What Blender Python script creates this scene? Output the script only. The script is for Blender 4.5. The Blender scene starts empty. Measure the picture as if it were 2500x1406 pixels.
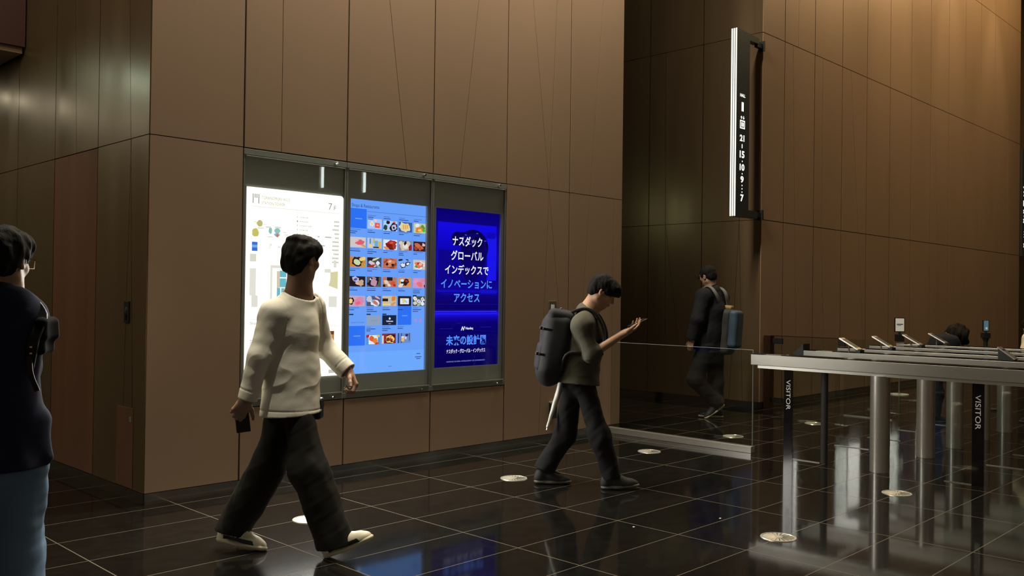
import bpy, math, random
import numpy as np
from mathutils import Vector, Matrix

SC = bpy.context.scene
COL = SC.collection
random.seed(7)
RNG = np.random.default_rng(11)

# ------------------------------------------------------------------ camera
YAW, PITCH, ROLL = math.radians(45.679), math.radians(0.534), math.radians(0.758)
CAM_H = 1.42
FWD = Vector((math.sin(YAW)*math.cos(PITCH), math.cos(YAW)*math.cos(PITCH), math.sin(PITCH)))
_r0 = FWD.cross(Vector((0, 0, 1))).normalized()
_u0 = _r0.cross(FWD)
RIGHT = math.cos(ROLL)*_r0 + math.sin(ROLL)*_u0
UP = -math.sin(ROLL)*_r0 + math.cos(ROLL)*_u0
cam_data = bpy.data.cameras.new('camera')
cam = bpy.data.objects.new('camera', cam_data)
COL.objects.link(cam)
cam_data.sensor_width = 36
cam_data.lens = 2205.4/2500*36
cam_data.clip_end = 200
mw = Matrix((RIGHT, UP, -FWD)).transposed().to_4x4()
mw.translation = (0, 0, CAM_H)
cam.matrix_world = mw
SC.camera = cam

# ------------------------------------------------------------------ colour management, world
SC.view_settings.view_transform = 'Standard'
SC.view_settings.look = 'None'
SC.view_settings.gamma = 1
SC.view_settings.use_curve_mapping = False
SC.view_settings.exposure = 0.0
world = bpy.data.worlds.new('world')
SC.world = world
world.use_nodes = True
world.node_tree.nodes['Background'].inputs[0].default_value = (1.0, 0.85, 0.65, 1)
world.node_tree.nodes['Background'].inputs[1].default_value = 0.004

# ------------------------------------------------------------------ lights of the hall
WARM = (1.0, 0.79, 0.50)
NEUT = (1.0, 0.91, 0.74)
def area(name, loc, size, size_y, power, color, target=None, spread=180):
    l = bpy.data.lights.new(name, 'AREA')
    l.shape = 'RECTANGLE'; l.size = size; l.size_y = size_y
    l.energy = power; l.color = color; l.spread = math.radians(spread)
    o = bpy.data.objects.new(name, l); COL.objects.link(o)
    o.location = loc
    if target is not None:
        o.rotation_euler = (Vector(target)-Vector(loc)).to_track_quat('-Z', 'Y').to_euler()
    return o
def spot(name, loc, target, power, color, angle, blend=0.6, radius=0.06):
    l = bpy.data.lights.new(name, 'SPOT')
    l.energy = power; l.color = color; l.spot_size = math.radians(angle); l.spot_blend = blend
    l.shadow_soft_size = radius
    o = bpy.data.objects.new(name, l); COL.objects.link(o)
    o.location = loc
    o.rotation_euler = (Vector(target)-Vector(loc)).to_track_quat('-Z', 'Y').to_euler()
    return o
# ceiling wall washers over the panelled walls
area('washer_main', (4.75, 5.42, 7.0), 5.4, 0.2, 720, NEUT, (4.75, 5.9, 2.6))
area('washer_right', (16.5, 4.2, 9.2), 11.0, 0.25, 450, (1.0, 0.69, 0.33), (16.5, 5.9, 3.6))
for i, x in enumerate((12.6, 15.1, 17.7, 20.2)):
    spot('wall_spot', (x, 4.9, 9.3), (x, 5.95, 5.2), 260, WARM, 34, 0.9)
# general downlights over the concourse, corridor lamps, added fill lights
area('hall_ceiling', (3.5, 0.5, 9.3), 7, 4, 16, NEUT, (3.5, 0.5, 0))
area('gate_ceiling', (15.5, 2.4, 9.3), 7, 4, 115, NEUT, (15.5, 2.4, 0))
area('concourse_fill', (1.5, -7.5, 5.2), 9, 3, 20, (1.0, 0.95, 0.82), (6, 4, 1.0))  # unseen fill added behind the camera for metal faces and people
area('side_corridor_fill', (-1.4, 6.9, 4.4), 1.6, 1.2, 72, (1.0, 0.94, 0.68), (1.9, 7.3, 0.8))  # unseen fill added to brighten the left side wall
area('corridor_line', (0.0, 10.45, 3.44), 4.6, 0.07, 20, (1.0, 0.97, 0.78), (0.0, 10.45, 0))
area('corridor_cool', (1.45, 8.62, 3.44), 0.30, 0.22, 7, (0.70, 1.0, 0.90), (1.45, 8.62, 0))
area('lift_lamp', (7.80, 9.25, 2.95), 0.25, 0.25, 1.6, (0.80, 1.0, 0.70), (9.5, 9.0, 2.6))
spot('walker_spot', (2.1, 3.0, 9.3), (2.55, 4.15, 1.0), 1900, NEUT, 16, 0.8)
area('lift_hall_fill', (9.2, 9.6, 8.8), 1.6, 2.0, 14, (0.95, 1.0, 0.80), (9.6, 8.6, 0))  # dim unseen fill added to lift the dark lift hall
spot('cream_spot', (11.6, 1.6, 8.8), (11.95, 3.1, 1.0), 700, NEUT, 16, 0.5)

# ------------------------------------------------------------------ materials
def mat(name, color, rough=0.5, metal=0.0, spec=0.5, noise=None, bump=None, coat=0.0, emit=None, estr=0.0, rnoise=None):
    m = bpy.data.materials.new(name); m.use_nodes = True
    nt = m.node_tree; b = nt.nodes['Principled BSDF']
    b.inputs['Base Color'].default_value = (*color, 1)
    b.inputs['Roughness'].default_value = rough
    b.inputs['Metallic'].default_value = metal
    b.inputs['Specular IOR Level'].default_value = spec
    b.inputs['Coat Weight'].default_value = coat
    b.inputs['Coat Roughness'].default_value = 0.04
    if emit:
        b.inputs['Emission Color'].default_value = (*emit, 1)
        b.inputs['Emission Strength'].default_value = estr
    if noise or bump or rnoise:
        tc = nt.nodes.new('ShaderNodeTexCoord')
    def tex(scale, detail, stretch):
        mp = nt.nodes.new('ShaderNodeMapping'); mp.inputs['Scale'].default_value = stretch
        nt.links.new(tc.outputs['Object'], mp.inputs[0])
        n = nt.nodes.new('ShaderNodeTexNoise'); n.inputs['Scale'].default_value = scale
        n.inputs['Detail'].default_value = detail
        nt.links.new(mp.outputs[0], n.inputs['Vector'])
        return n
    if noise:
        scale, amt, stretch = noise
        n = tex(scale, 4, stretch)
        mr = nt.nodes.new('ShaderNodeMapRange')
        mr.inputs['From Min'].default_value = 0.25; mr.inputs['From Max'].default_value = 0.75
        mr.inputs['To Min'].default_value = 1-amt; mr.inputs['To Max'].default_value = 1+amt
        nt.links.new(n.outputs['Fac'], mr.inputs['Value'])
        mx = nt.nodes.new('ShaderNodeMix'); mx.data_type = 'RGBA'; mx.blend_type = 'MULTIPLY'
        mx.inputs['Factor'].default_value = 1
        mx.inputs[6].default_value = (*color, 1)
        nt.links.new(mr.outputs[0], mx.inputs[7])
        nt.links.new(mx.outputs[2], b.inputs['Base Color'])
    if rnoise:
        scale, lo, hi, stretch = rnoise
        n = tex(scale, 5, stretch)
        mr = nt.nodes.new('ShaderNodeMapRange')
        mr.inputs['From Min'].default_value = 0.3; mr.inputs['From Max'].default_value = 0.7
        mr.inputs['To Min'].default_value = lo; mr.inputs['To Max'].default_value = hi
        nt.links.new(n.outputs['Fac'], mr.inputs['Value'])
        nt.links.new(mr.outputs[0], b.inputs['Roughness'])
    if bump:
        scale, strength, dist, stretch = bump
        n = tex(scale, 6, stretch)
        bp = nt.nodes.new('ShaderNodeBump'); bp.inputs['Strength'].default_value = strength
        bp.inputs['Distance'].default_value = dist
        nt.links.new(n.outputs['Fac'], bp.inputs['Height'])
        nt.links.new(bp.outputs[0], b.inputs['Normal'])
    return m
def emat(name, color, strength):
    m = bpy.data.materials.new(name); m.use_nodes = True
    nt = m.node_tree; nt.nodes.clear()
    e = nt.nodes.new('ShaderNodeEmission'); o = nt.nodes.new('ShaderNodeOutputMaterial')
    e.inputs[0].default_value = (*color, 1); e.inputs[1].default_value = strength
    nt.links.new(e.outputs[0], o.inputs[0])
    return m
def emat_attr(name, strength):
    m = bpy.data.materials.new(name); m.use_nodes = True
    nt = m.node_tree; nt.nodes.clear()
    e = nt.nodes.new('ShaderNodeEmission'); o = nt.nodes.new('ShaderNodeOutputMaterial')
    a = nt.nodes.new('ShaderNodeAttribute'); a.attribute_name = 'Col'
    nt.links.new(a.outputs['Color'], e.inputs[0]); e.inputs[1].default_value = strength
    nt.links.new(e.outputs[0], o.inputs[0])
    return m
def mat_attr(name, rough, spec=0.3, sss=0.0):
    m = mat(name, (1, 1, 1), rough, 0, spec)
    nt = m.node_tree
    a = nt.nodes.new('ShaderNodeAttribute'); a.attribute_name = 'Col'
    nt.links.new(a.outputs['Color'], nt.nodes['Principled BSDF'].inputs['Base Color'])
    return m
def glass_mat(name, tint=(0.93, 0.95, 0.93), ior=1.5, rough=0.0):
    m = bpy.data.materials.new(name); m.use_nodes = True
    nt = m.node_tree; nt.nodes.clear()
    o = nt.nodes.new('ShaderNodeOutputMaterial')
    mx = nt.nodes.new('ShaderNodeMixShader'); lw = nt.nodes.new('ShaderNodeLayerWeight'); pw = nt.nodes.new('ShaderNodeMath'); ma = nt.nodes.new('ShaderNodeMath')
    tr = nt.nodes.new('ShaderNodeBsdfTransparent'); gl = nt.nodes.new('ShaderNodeBsdfGlossy')
    # Schlick reflectance, the same from both sides of the pane
    r0 = ((ior-1)/(ior+1))**2
    lw.inputs['Blend'].default_value = 0.5; pw.operation = 'POWER'; pw.inputs[1].default_value = 5; ma.operation = 'MULTIPLY_ADD'; ma.inputs[1].default_value = 1-r0; ma.inputs[2].default_value = r0
    nt.links.new(lw.outputs['Facing'], pw.inputs[0]); nt.links.new(pw.outputs[0], ma.inputs[0])
    tr.inputs[0].default_value = (*tint, 1); gl.inputs['Roughness'].default_value = rough
    nt.links.new(ma.outputs[0], mx.inputs[0]); nt.links.new(tr.outputs[0], mx.inputs[1])
    nt.links.new(gl.outputs[0], mx.inputs[2]); nt.links.new(mx.outputs[0], o.inputs[0])
    return m
def s2l(r, g, b):
    f = lambda c: (c/255/12.92) if c <= 10 else ((c/255+0.055)/1.055)**2.4
    return (f(r), f(g), f(b))

M = {}
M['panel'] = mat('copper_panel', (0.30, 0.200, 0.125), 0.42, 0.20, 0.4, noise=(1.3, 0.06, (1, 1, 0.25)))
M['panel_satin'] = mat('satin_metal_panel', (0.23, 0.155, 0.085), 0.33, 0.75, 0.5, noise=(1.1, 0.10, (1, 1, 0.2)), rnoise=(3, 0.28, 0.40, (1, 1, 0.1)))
M['gap'] = mat('dark_joint_backing', (0.008, 0.006, 0.005), 0.8)  # near-black backing behind the open panel joints
M['door_wood'] = mat('brown_door_panel', (0.115, 0.050, 0.028), 0.6, 0.0, 0.15, noise=(6, 0.15, (1, 1, 0.08)))
M['soffit'] = mat('dark_red_soffit', (0.06, 0.022, 0.015), 0.5, 0.2)
M['soffit_under'] = mat('soffit_underside', (0.35, 0.24, 0.15), 0.6)
M['steel'] = mat('brushed_steel', (0.55, 0.53, 0.48), 0.30, 0.85, 0.5, noise=(30, 0.05, (1, 0.05, 1)))
M['beam'] = mat('satin_beam_steel', (0.29, 0.278, 0.25), 0.36, 0.85, 0.5, noise=(9, 0.06, (1, 0.3, 1)))
M['steel_skirt'] = mat('polished_skirting', (0.42, 0.44, 0.42), 0.16, 1.0)
M['chrome'] = mat('chrome', (0.85, 0.85, 0.85), 0.08, 1.0)
M['black_gloss'] = mat('black_gloss', (0.004, 0.004, 0.005), 0.08, 0, 0.5)
M['black'] = mat('black_plastic', (0.010, 0.010, 0.010), 0.45)
M['black_soft'] = mat('black_rubber', (0.014, 0.013, 0.012), 0.7)
M['bronze'] = mat('bronze_post', (0.10, 0.05, 0.03), 0.3, 0.8)
M['glass'] = glass_mat('clear_glass')
M['glass_case'] = glass_mat('case_glass', (0.96, 0.97, 0.96), 1.38)
M['case_grey'] = mat('grey_green_case', (0.55, 0.585, 0.51), 0.5, 0.0)
M['case_frame'] = mat('grey_metal_frame', (0.24, 0.25, 0.21), 0.35, 0.4)
M['ceiling'] = mat('dark_ceiling', (0.05, 0.04, 0.03), 0.8)
M['white_ink'] = mat('white_lettering', (0.62, 0.62, 0.60), 0.5)
M['white_plastic'] = mat('white_plastic', (0.55, 0.55, 0.52), 0.4)
M['sign_face'] = mat('dark_slate_sign', (0.025, 0.030, 0.032), 0.4)

# floor: dark polished granite with a grid of pale joints
def floor_mat():
    m = mat('dark_granite_tiles', (0.02, 0.018, 0.015), 0.16, 0, 0.5)
    nt = m.node_tree; b = nt.nodes['Principled BSDF']; N = nt.nodes.new; L = nt.links.new
    g = N('ShaderNodeNewGeometry'); sp = N('ShaderNodeSeparateXYZ'); L(g.outputs['Position'], sp.inputs[0])
    def math_(op, a, bb=None):
        n = N('ShaderNodeMath'); n.operation = op
        for k, v in enumerate((a, bb)):
            if v is None: continue
            if isinstance(v, (int, float)): n.inputs[k].default_value = v
            else: L(v, n.inputs[k])
        return n.outputs[0]
    def joint(axis, off, period, half):
        t = math_('DIVIDE', math_('SUBTRACT', sp.outputs[axis], off), period)
        fr = math_('FRACT', math_('ADD', t, 100.5))
        d = math_('MULTIPLY', math_('ABSOLUTE', math_('SUBTRACT', fr, 0.5)), period)
        return math_('LESS_THAN', d, half), math_('FLOOR', math_('ADD', t, 100.0))
    jx, ix = joint('X', 1.868, 0.9155, 0.0035)
    jy, iy = joint('Y', 1.710, 0.457, 0.0028)
    j = math_('MAXIMUM', jx, jy)
    cid = N('ShaderNodeCombineXYZ'); L(ix, cid.inputs[0]); L(iy, cid.inputs[1])
    wn = N('ShaderNodeTexWhiteNoise'); L(cid.outputs[0], wn.inputs[0])
    nz = N('ShaderNodeTexNoise'); nz.inputs['Scale'].default_value = 9; nz.inputs['Detail'].default_value = 8
    nz.inputs['Roughness'].default_value = 0.7
    L(g.outputs['Position'], nz.inputs['Vector'])
    mr = N('ShaderNodeMapRange'); L(nz.outputs['Fac'], mr.inputs[0])
    mr.inputs['From Min'].default_value = 0.3; mr.inputs['From Max'].default_value = 0.75
    mr.inputs['To Min'].default_value = 0.004; mr.inputs['To Max'].default_value = 0.010
    tv = math_('MULTIPLY', mr.outputs[0], math_('ADD', math_('MULTIPLY', wn.outputs['Value'], 0.4), 0.8))
    cc = N('ShaderNodeCombineColor'); L(tv, cc.inputs[0]); L(math_('MULTIPLY', tv, 0.93), cc.inputs[1]); L(math_('MULTIPLY', tv, 0.80), cc.inputs[2])
    mx = N('ShaderNodeMix'); mx.data_type = 'RGBA'; L(j, mx.inputs['Factor']); L(cc.outputs[0], mx.inputs[6])
    mx.inputs[7].default_value = (0.12, 0.105, 0.08, 1)
    L(mx.outputs[2], b.inputs['Base Color'])
    # polish: a sharp and a softer sheen, both following Schlick's law
    lw = N('ShaderNodeLayerWeight'); lw.inputs['Blend'].default_value = 0.5
    sch = math_('MULTIPLY', math_('ADD', math_('MULTIPLY', math_('POWER', lw.outputs['Facing'], 5.0), 0.96), 0.04), 0.95)
    fac = math_('MULTIPLY', sch, math_('SUBTRACT', 1.0, math_('MULTIPLY', j, 0.75)))
    r = N('ShaderNodeMapRange'); L(nz.outputs['Fac'], r.inputs[0])
    r.inputs['From Min'].default_value = 0.3; r.inputs['From Max'].default_value = 0.7
    r.inputs['To Min'].default_value = 0.05; r.inputs['To Max'].default_value = 0.085
    g1 = N('ShaderNodeBsdfGlossy'); L(r.outputs[0], g1.inputs['Roughness'])
    g2 = N('ShaderNodeBsdfGlossy'); g2.inputs['Roughness'].default_value = 0.17
    df = N('ShaderNodeBsdfDiffuse'); L(mx.outputs[2], df.inputs[0])
    m1 = N('ShaderNodeMixShader'); m1.inputs[0].default_value = 0.16; L(g1.outputs[0], m1.inputs[1]); L(g2.outputs[0], m1.inputs[2])
    m2 = N('ShaderNodeMixShader'); L(fac, m2.inputs[0]); L(df.outputs[0], m2.inputs[1]); L(m1.outputs[0], m2.inputs[2])
    L(m2.outputs[0], nt.nodes['Material Output'].inputs[0])
    return m
M['floor'] = floor_mat()

# ------------------------------------------------------------------ mesh helpers
class MB:
    """collects geometry for one mesh object"""
    def __init__(s): s.v = []; s.f = []; s.mi = []; s.col = []
    def add(s, vs, fs, mi=0, col=None):
        o = len(s.v); s.v += [tuple(v) for v in vs]
        for f in fs:
            s.f.append(tuple(i+o for i in f)); s.mi.append(mi); s.col.append(col)
        return s
    def box(s, lo, hi, mi=0, col=None):
        x0, y0, z0 = lo; x1, y1, z1 = hi
        vs = [(x0,y0,z0),(x1,y0,z0),(x1,y1,z0),(x0,y1,z0),(x0,y0,z1),(x1,y0,z1),(x1,y1,z1),(x0,y1,z1)]
        return s.add(vs, [(0,3,2,1),(4,5,6,7),(0,1,5,4),(1,2,6,5),(2,3,7,6),(3,0,4,7)], mi, col)
    def obox(s, c, ax, half, mi=0, col=None):
        """oriented box: ax = three unit vectors"""
        c = Vector(c); A = [Vector(a)*h for a, h in zip(ax, half)]
        vs = [c+A[0]*i+A[1]*j+A[2]*k for k in (-1,1) for (i,j) in ((-1,-1),(1,-1),(1,1),(-1,1))]
        return s.add(vs, [(0,3,2,1),(4,5,6,7),(0,1,5,4),(1,2,6,5),(2,3,7,6),(3,0,4,7)], mi, col)
    def cyl(s, a, b, r0, r1=None, n=24, mi=0, cap=True, col=None):
        r1 = r0 if r1 is None else r1
        a = Vector(a); b = Vector(b); d = (b-a).normalized()
        t = Vector((0,0,1)) if abs(d.z) < 0.9 else Vector((1,0,0))
        u = d.cross(t).normalized(); w = d.cross(u)
        vs = []
        for P, r in ((a, r0), (b, r1)):
            for i in range(n):
                an = 2*math.pi*i/n; vs.append(P+u*r*math.cos(an)+w*r*math.sin(an))
        fs = [(i, i+n, (i+1) % n+n, (i+1) % n) for i in range(n)]
        if cap: fs += [tuple(range(n)), tuple(range(2*n-1, n-1, -1))]
        return s.add(vs, fs, mi, col)
    def prism(s, poly, org, u, w, n, t0, t1, mi=0, col=None):
        """2-D polygon (u,w) extruded along n from t0 to t1"""
        org, u, w, n = map(Vector, (org, u, w, n)); k = len(poly)
        vs = [org+u*a+w*b+n*t0 for a, b in poly]+[org+u*a+w*b+n*t1 for a, b in poly]
        fs = [tuple(range(k-1, -1, -1)), tuple(range(k, 2*k))]+[(i, (i+1) % k, (i+1) % k+k, i+k) for i in range(k)]
        return s.add(vs, fs, mi, col)
    def sheet(s, poly, org, u, w, mi=0, col=None):
        org, u, w = map(Vector, (org, u, w))
        return s.add([org+u*a+w*b for a, b in poly], [tuple(range(len(poly)))], mi, col)
    def build(s, name, mats, parent=None, smooth=False, bevel=None, loc=None):
        me = bpy.data.meshes.new(name)
        vs = s.v
        if loc is not None: vs = [tuple(Vector(v)-Vector(loc)) for v in s.v]
        me.from_pydata(vs, [], s.f)
        for m in (mats if isinstance(mats, (list, tuple)) else [mats]): me.materials.append(m)
        me.polygons.foreach_set('material_index', s.mi)
        if any(c is not None for c in s.col):
            ca = me.color_attributes.new('Col', 'FLOAT_COLOR', 'CORNER')
            buf = []
            for p, c in zip(s.f, s.col):
                c = c or (0, 0, 0); buf += [c[0], c[1], c[2], 1.0]*len(p)
            ca.data.foreach_set('color', buf)
        if smooth:
            me.polygons.foreach_set('use_smooth', [True]*len(s.f))
        me.update()
        o = bpy.data.objects.new(name, me); COL.objects.link(o)
        if loc is not None: o.location = loc
        if smooth and smooth != 'all':
            me.set_sharp_from_angle(angle=math.radians(40))
        if bevel:
            md = o.modifiers.new('bevel', 'BEVEL'); md.width = bevel; md.segments = 2; md.limit_method = 'ANGLE'
        if parent is not None: setparent(o, parent)
        return o
def setparent(o, p):
    def wm(q):
        m = Matrix.Translation(q.location)
        return wm(q.parent) @ q.matrix_parent_inverse @ m if q.parent else m
    o.parent = p
    o.matrix_parent_inverse = wm(p).inverted()
def tag(o, label, cat, group=None, kind=None):
    o['label'] = label; o['category'] = cat
    if group: o['group'] = group
    if kind: o['kind'] = kind
    return o
def thing(name, label, cat, loc, group=None):
    o = bpy.data.objects.new(name, None); COL.objects.link(o)
    o.empty_display_size = 0.1; o.location = loc
    return tag(o, label, cat, group)
def struct(name, mb, mats, **kw):
    o = mb.build(name, mats, **kw); o['kind'] = 'structure'; return o
def dup(root, loc, label=None):
    """a copy of a thing with copies of its parts and sub-parts (shared mesh data)"""
    r = root.copy(); COL.objects.link(r); r.location = loc
    if label: r['label'] = label
    for ch in list(root.children):
        c = ch.copy(); COL.objects.link(c); c.parent = r
        for g in list(ch.children):
            d = g.copy(); COL.objects.link(d); d.parent = c
    return r
_tc = {}
def text_geo(txt, height=None, width=None, bold=0.0):
    """lettering as flat polygons, lower left at 0,0, scaled to height and/or width"""
    key = (txt, bold)
    if key not in _tc:
        cu = bpy.data.curves.new('lettering', 'FONT'); cu.body = txt; cu.size = 1; cu.offset = bold
        cu.resolution_u = 4
        o = bpy.data.objects.new('lettering', cu); COL.objects.link(o)
        bpy.context.view_layer.update()
        me = bpy.data.meshes.new_from_object(o.evaluated_get(bpy.context.evaluated_depsgraph_get()))
        vs = [(v.co.x, v.co.y) for v in me.vertices]; fs = [tuple(p.vertices) for p in me.polygons]
        bpy.data.objects.remove(o); bpy.data.curves.remove(cu); bpy.data.meshes.remove(me)
        _tc[key] = (vs, fs)
    vs, fs = _tc[key]
    x0 = min(v[0] for v in vs); x1 = max(v[0] for v in vs); y0 = min(v[1] for v in vs); y1 = max(v[1] for v in vs)
    sy = height/(y1-y0) if height else width/(x1-x0)
    sx = width/(x1-x0) if width else sy
    return [((a-x0)*sx, (b-y0)*sy) for a, b in vs], fs, (x1-x0)*sx, (y1-y0)*sy
def put_text(mb, txt, org, u, w, height=None, width=None, align='l', bold=0.0, mi=0, col=None, n=(0, 0, 0)):
    vs, fs, tw, th = text_geo(txt, height, width, bold)
    dx = {'l': 0, 'c': -tw/2, 'r': -tw}[align]
    org, u, w = Vector(org), Vector(u), Vector(w)
    mb.add([org+u*(a+dx)+w*b for a, b in vs], fs, mi, col)
    return tw

# ------------------------------------------------------------------ panelled walls
def clip(poly, p, q, off):
    """keep the part of a convex polygon left of line p->q, moved left by off"""
    dx, dy = q[0]-p[0], q[1]-p[1]; L = math.hypot(dx, dy); nx, ny = -dy/L, dx/L
    d = [(a-p[0])*nx+(b-p[1])*ny-off for a, b in poly]
    out = []
    for i in range(len(poly)):
        j = (i+1) % len(poly)
        if d[i] >= 0: out.append(poly[i])
        if (d[i] >= 0) != (d[j] >= 0):
            t = d[i]/(d[i]-d[j])
            out.append((poly[i][0]+t*(poly[j][0]-poly[i][0]), poly[i][1]+t*(poly[j][1]-poly[i][1])))
    return out
def panels(mb, us, zs, org, u, n, diag=(), thick=0.018, gv=0.007, gh=0.003, gd=0.0025, skip=None, alt=None):
    """one panel per cell of the grid us x zs, cut by fine diagonal joints; real open joints between"""
    for i in range(len(us)-1):
        for k in range(len(zs)-1):
            if skip and skip(us[i], us[i+1], zs[k], zs[k+1]): continue
            polys = [[(us[i]+gv, zs[k]+gh), (us[i+1]-gv, zs[k]+gh), (us[i+1]-gv, zs[k+1]-gh), (us[i]+gv, zs[k+1]-gh)]]
            for (p, q) in diag:
                lo, hi = min(p[1], q[1]), max(p[1], q[1])
                cu_ = (p[0]+q[0])/2
                if not (us[i] < cu_ < us[i+1] and lo < zs[k+1]-0.02 and hi > zs[k]+0.02): continue
                new = []
                for po in polys:
                    for s_ in (clip(po, p, q, gd), clip(po, q, p, gd)):
                        if len(s_) >= 3: new.append(s_)
                polys = new
            mi = alt(us[i], us[i+1], zs[k], zs[k+1]) if alt else 0
            for po in polys:
                mb.prism(po, org, u, (0, 0, 1), n, 0, thick, mi)

WY = 5.93            # face of the main wall
TOP = 9.5
ZS = [0.075, 2.47, 4.93, 7.4, TOP]
T = 0.018
# main wall (left block), opening to the lift hall, then the long right wall in the same plane
US_MAIN = [2.60, 3.29, 4.186, 5.083, 5.983, 6.884, 7.75]
mb = MB()
mb.box((2.62, WY+T, 0), (3.29, WY+0.10, TOP), 1); mb.box((5.983, WY+T, 0), (7.75, WY+0.10, TOP), 1)
mb.box((3.29, WY+T, 0), (5.983, WY+0.10, 0.594), 1); mb.box((3.29, WY+T, 2.467), (5.983, WY+0.10, TOP), 1)
diag_main = [((3.597, 2.3), (3.590, 5)), ((4.800, 2.4), (4.425, 4.93)), ((5.385, 2.4), (5.70, 4.93)),
             ((6.585, 2.4), (6.22, 4.93)), ((6.577, 2.5), (6.465, 0.0)), ((7.20, 2.4), (7.42, 4.93)), ((7.60, 0), (7.60, 1.6)),
             ((3.60, 4.95), (3.70, 7.5)), ((4.5, 4.95), (4.8, 7.5)), ((5.5, 4.95), (5.4, 7.5))]
def skip_main(a, b, c, d): return c < 0.6 and a > 3.2 and b < 6.0
panels(mb, US_MAIN, ZS, (0, WY+T, 0), (1, 0, 0), (0, -1, 0), diag_main, T, skip=skip_main)
panels(mb, [3.29, 4.186, 5.083, 5.983], [0.075, 0.594], (0, WY+T, 0), (1, 0, 0), (0, -1, 0), (), T)
struct('wall_front', mb, [M['panel'], M['gap']])
mb = MB()
US_R = [10.72, 11.322, 12.21, 13.11, 14.0, 14.905, 15.81, 16.71, 17.62, 18.53, 19.44, 20.33, 21.22, 22.1]
mb.box((10.74, WY+T, 0), (22.1, WY+0.10, TOP), 1)
diag_r = [((11.75, 0.0), (11.55, 4.9)), ((12.62, 0), (12.45, 2.47)), ((12.46, 2.5), (12.46, 4.93)), ((13.72, 2.4), (13.40, 4.93)), ((11.70, 4.95), (11.75, 7.5)),
          ((15.2, 0), (15.4, 2.47)), ((17.1, 2.4), (16.9, 4.93)), ((18.0, 0), (17.9, 2.47))]
panels(mb, US_R, ZS, (0, WY+T, 0), (1, 0, 0), (0, -1, 0), diag_r, T, gv=0.009, gh=0.005, gd=0.003)
struct('wall_right', mb, [M['panel'], M['gap']])
# return face of the main block into the lift hall, and the lift-hall side wall
mb = MB()
mb.box((7.65, WY+0.02, 0), (7.73, 12.0, TOP), 1)
panels(mb, [5.95, 6.85, 7.75, 8.65, 9.55, 10.45, 12.0], ZS, (7.73, 0, 0), (0, 1, 0), (1, 0, 0), (), T)
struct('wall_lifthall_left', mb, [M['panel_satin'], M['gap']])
mb = MB()
US_L = [5.935, 6.829, 7.723, 8.61, 9.5, 10.4, 12.0]
mb.box((10.74, WY+0.02, 0), (10.82, 12.0, TOP), 1)
diag_l = [((7.127, 0.3), (7.43, 2.47)), ((7.43, 2.4), (7.447, 4.0)), ((6.37, 0.2), (6.25, 2.47)), ((6.25, 2.4), (6.33, 4.93))]
panels(mb, US_L, ZS, (10.738, 0, 0), (0, 1, 0), (-1, 0, 0), diag_l, T, gv=0.006)
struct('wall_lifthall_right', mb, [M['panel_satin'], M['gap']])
mb = MB(); mb.box((7.6, 12.0, 0), (10.9, 12.1, TOP)); struct('wall_lifthall_end', mb, M['panel_satin'])
# left side wall running back along the corridor
US_S = [5.932, 6.797, 7.671, 8.56, 9.45, 10.34, 12.0]
mb = MB()
mb.box((2.62, WY+0.02, 0), (2.70, 12.0, TOP), 1)
diag_s = [((6.30, 0.0), (6.215, 2.47)), ((6.222, 2.4), (6.27, 3.3)), ((7.21, 2.4), (7.26, 3.2))]
def skip_s(a, b, c, d): return c < 0.1 and 6.7 < a < 6.9
panels(mb, US_S, ZS, (2.618, 0, 0), (0, 1, 0), (-1, 0, 0), diag_s, T, gv=0.005, skip=skip_s)
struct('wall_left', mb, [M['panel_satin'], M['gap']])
mb = MB(); mb.box((2.600, 6.803, 0.078), (2.625, 7.665, 2.466))
struct('door_1', mb, M['door_wood'], bevel=0.002)
mb = MB(); mb.box((-7, 12.0, 0), (2.75, 12.1, TOP)); struct('wall_corridor_end', mb, M['panel_satin'])
# bulkhead over the side corridor
mb = MB(); mb.box((-3.5, 8.40, 3.50), (2.59, 12.0, TOP-0.02)); mb.box((-3.5, 8.44, 3.45), (2.58, 12.0, 3.50), 1)
struct('ceiling_bulkhead', mb, [M['soffit'], M['soffit_under']])
# second hall opening at the far right
mb = MB(); mb.box((22.1, WY+0.04, 0), (22.2, 12, TOP)); struct('wall_far_return', mb, M['panel_satin'])
mb = MB(); mb.box((25.4, WY, 0), (25.5, 12, TOP)); mb.box((25.4, WY, 0), (30, WY+0.1, TOP)); struct('wall_far_right', mb, M['panel_satin'])
mb = MB(); mb.box((22.1, 12.0, 0), (25.5, 12.1, TOP)); struct('wall_far_hall_end', mb, M['panel_satin'])
# the rest of the concourse round the camera
mb = MB(); mb.box((-7.1, -9, 0), (-7, 12.1, TOP)); struct('wall_concourse_left', mb, M['panel'])
mb = MB(); mb.box((-7.1, -9.1, 0), (30.1, -9, TOP)); struct('wall_back', mb, M['panel'])
mb = MB(); mb.box((30, -9, 0), (30.1, 6.0, TOP)); struct('wall_concourse_right', mb, M['panel'])
mb = MB(); mb.box((-7.1, -9.1, -0.1), (30.1, 12.1, 0)); struct('floor', mb, M['floor'])
mb = MB(); mb.box((-7.1, -9.1, TOP), (30.1, 12.1, TOP+0.1)); struct('ceiling', mb, M['ceiling'])
# polished metal skirtings
def skirt(name, lo, hi):
    mb = MB(); mb.box(lo, hi); struct(name, mb, M['steel_skirt'])
skirt('baseboard_front', (2.61, WY+0.004, 0), (7.745, WY+0.022, 0.073))
skirt('baseboard_right', (10.73, WY+0.004, 0), (22.09, WY+0.022, 0.073))
skirt('baseboard_left', (2.604, WY+0.025, 0), (2.622, 11.99, 0.073))
skirt('baseboard_lifthall_right', (10.724, WY+0.025, 0), (10.742, 11.99, 0.073))
skirt('baseboard_lifthall_left', (7.728, WY+0.025, 0), (7.746, 11.99, 0.073))

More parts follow.
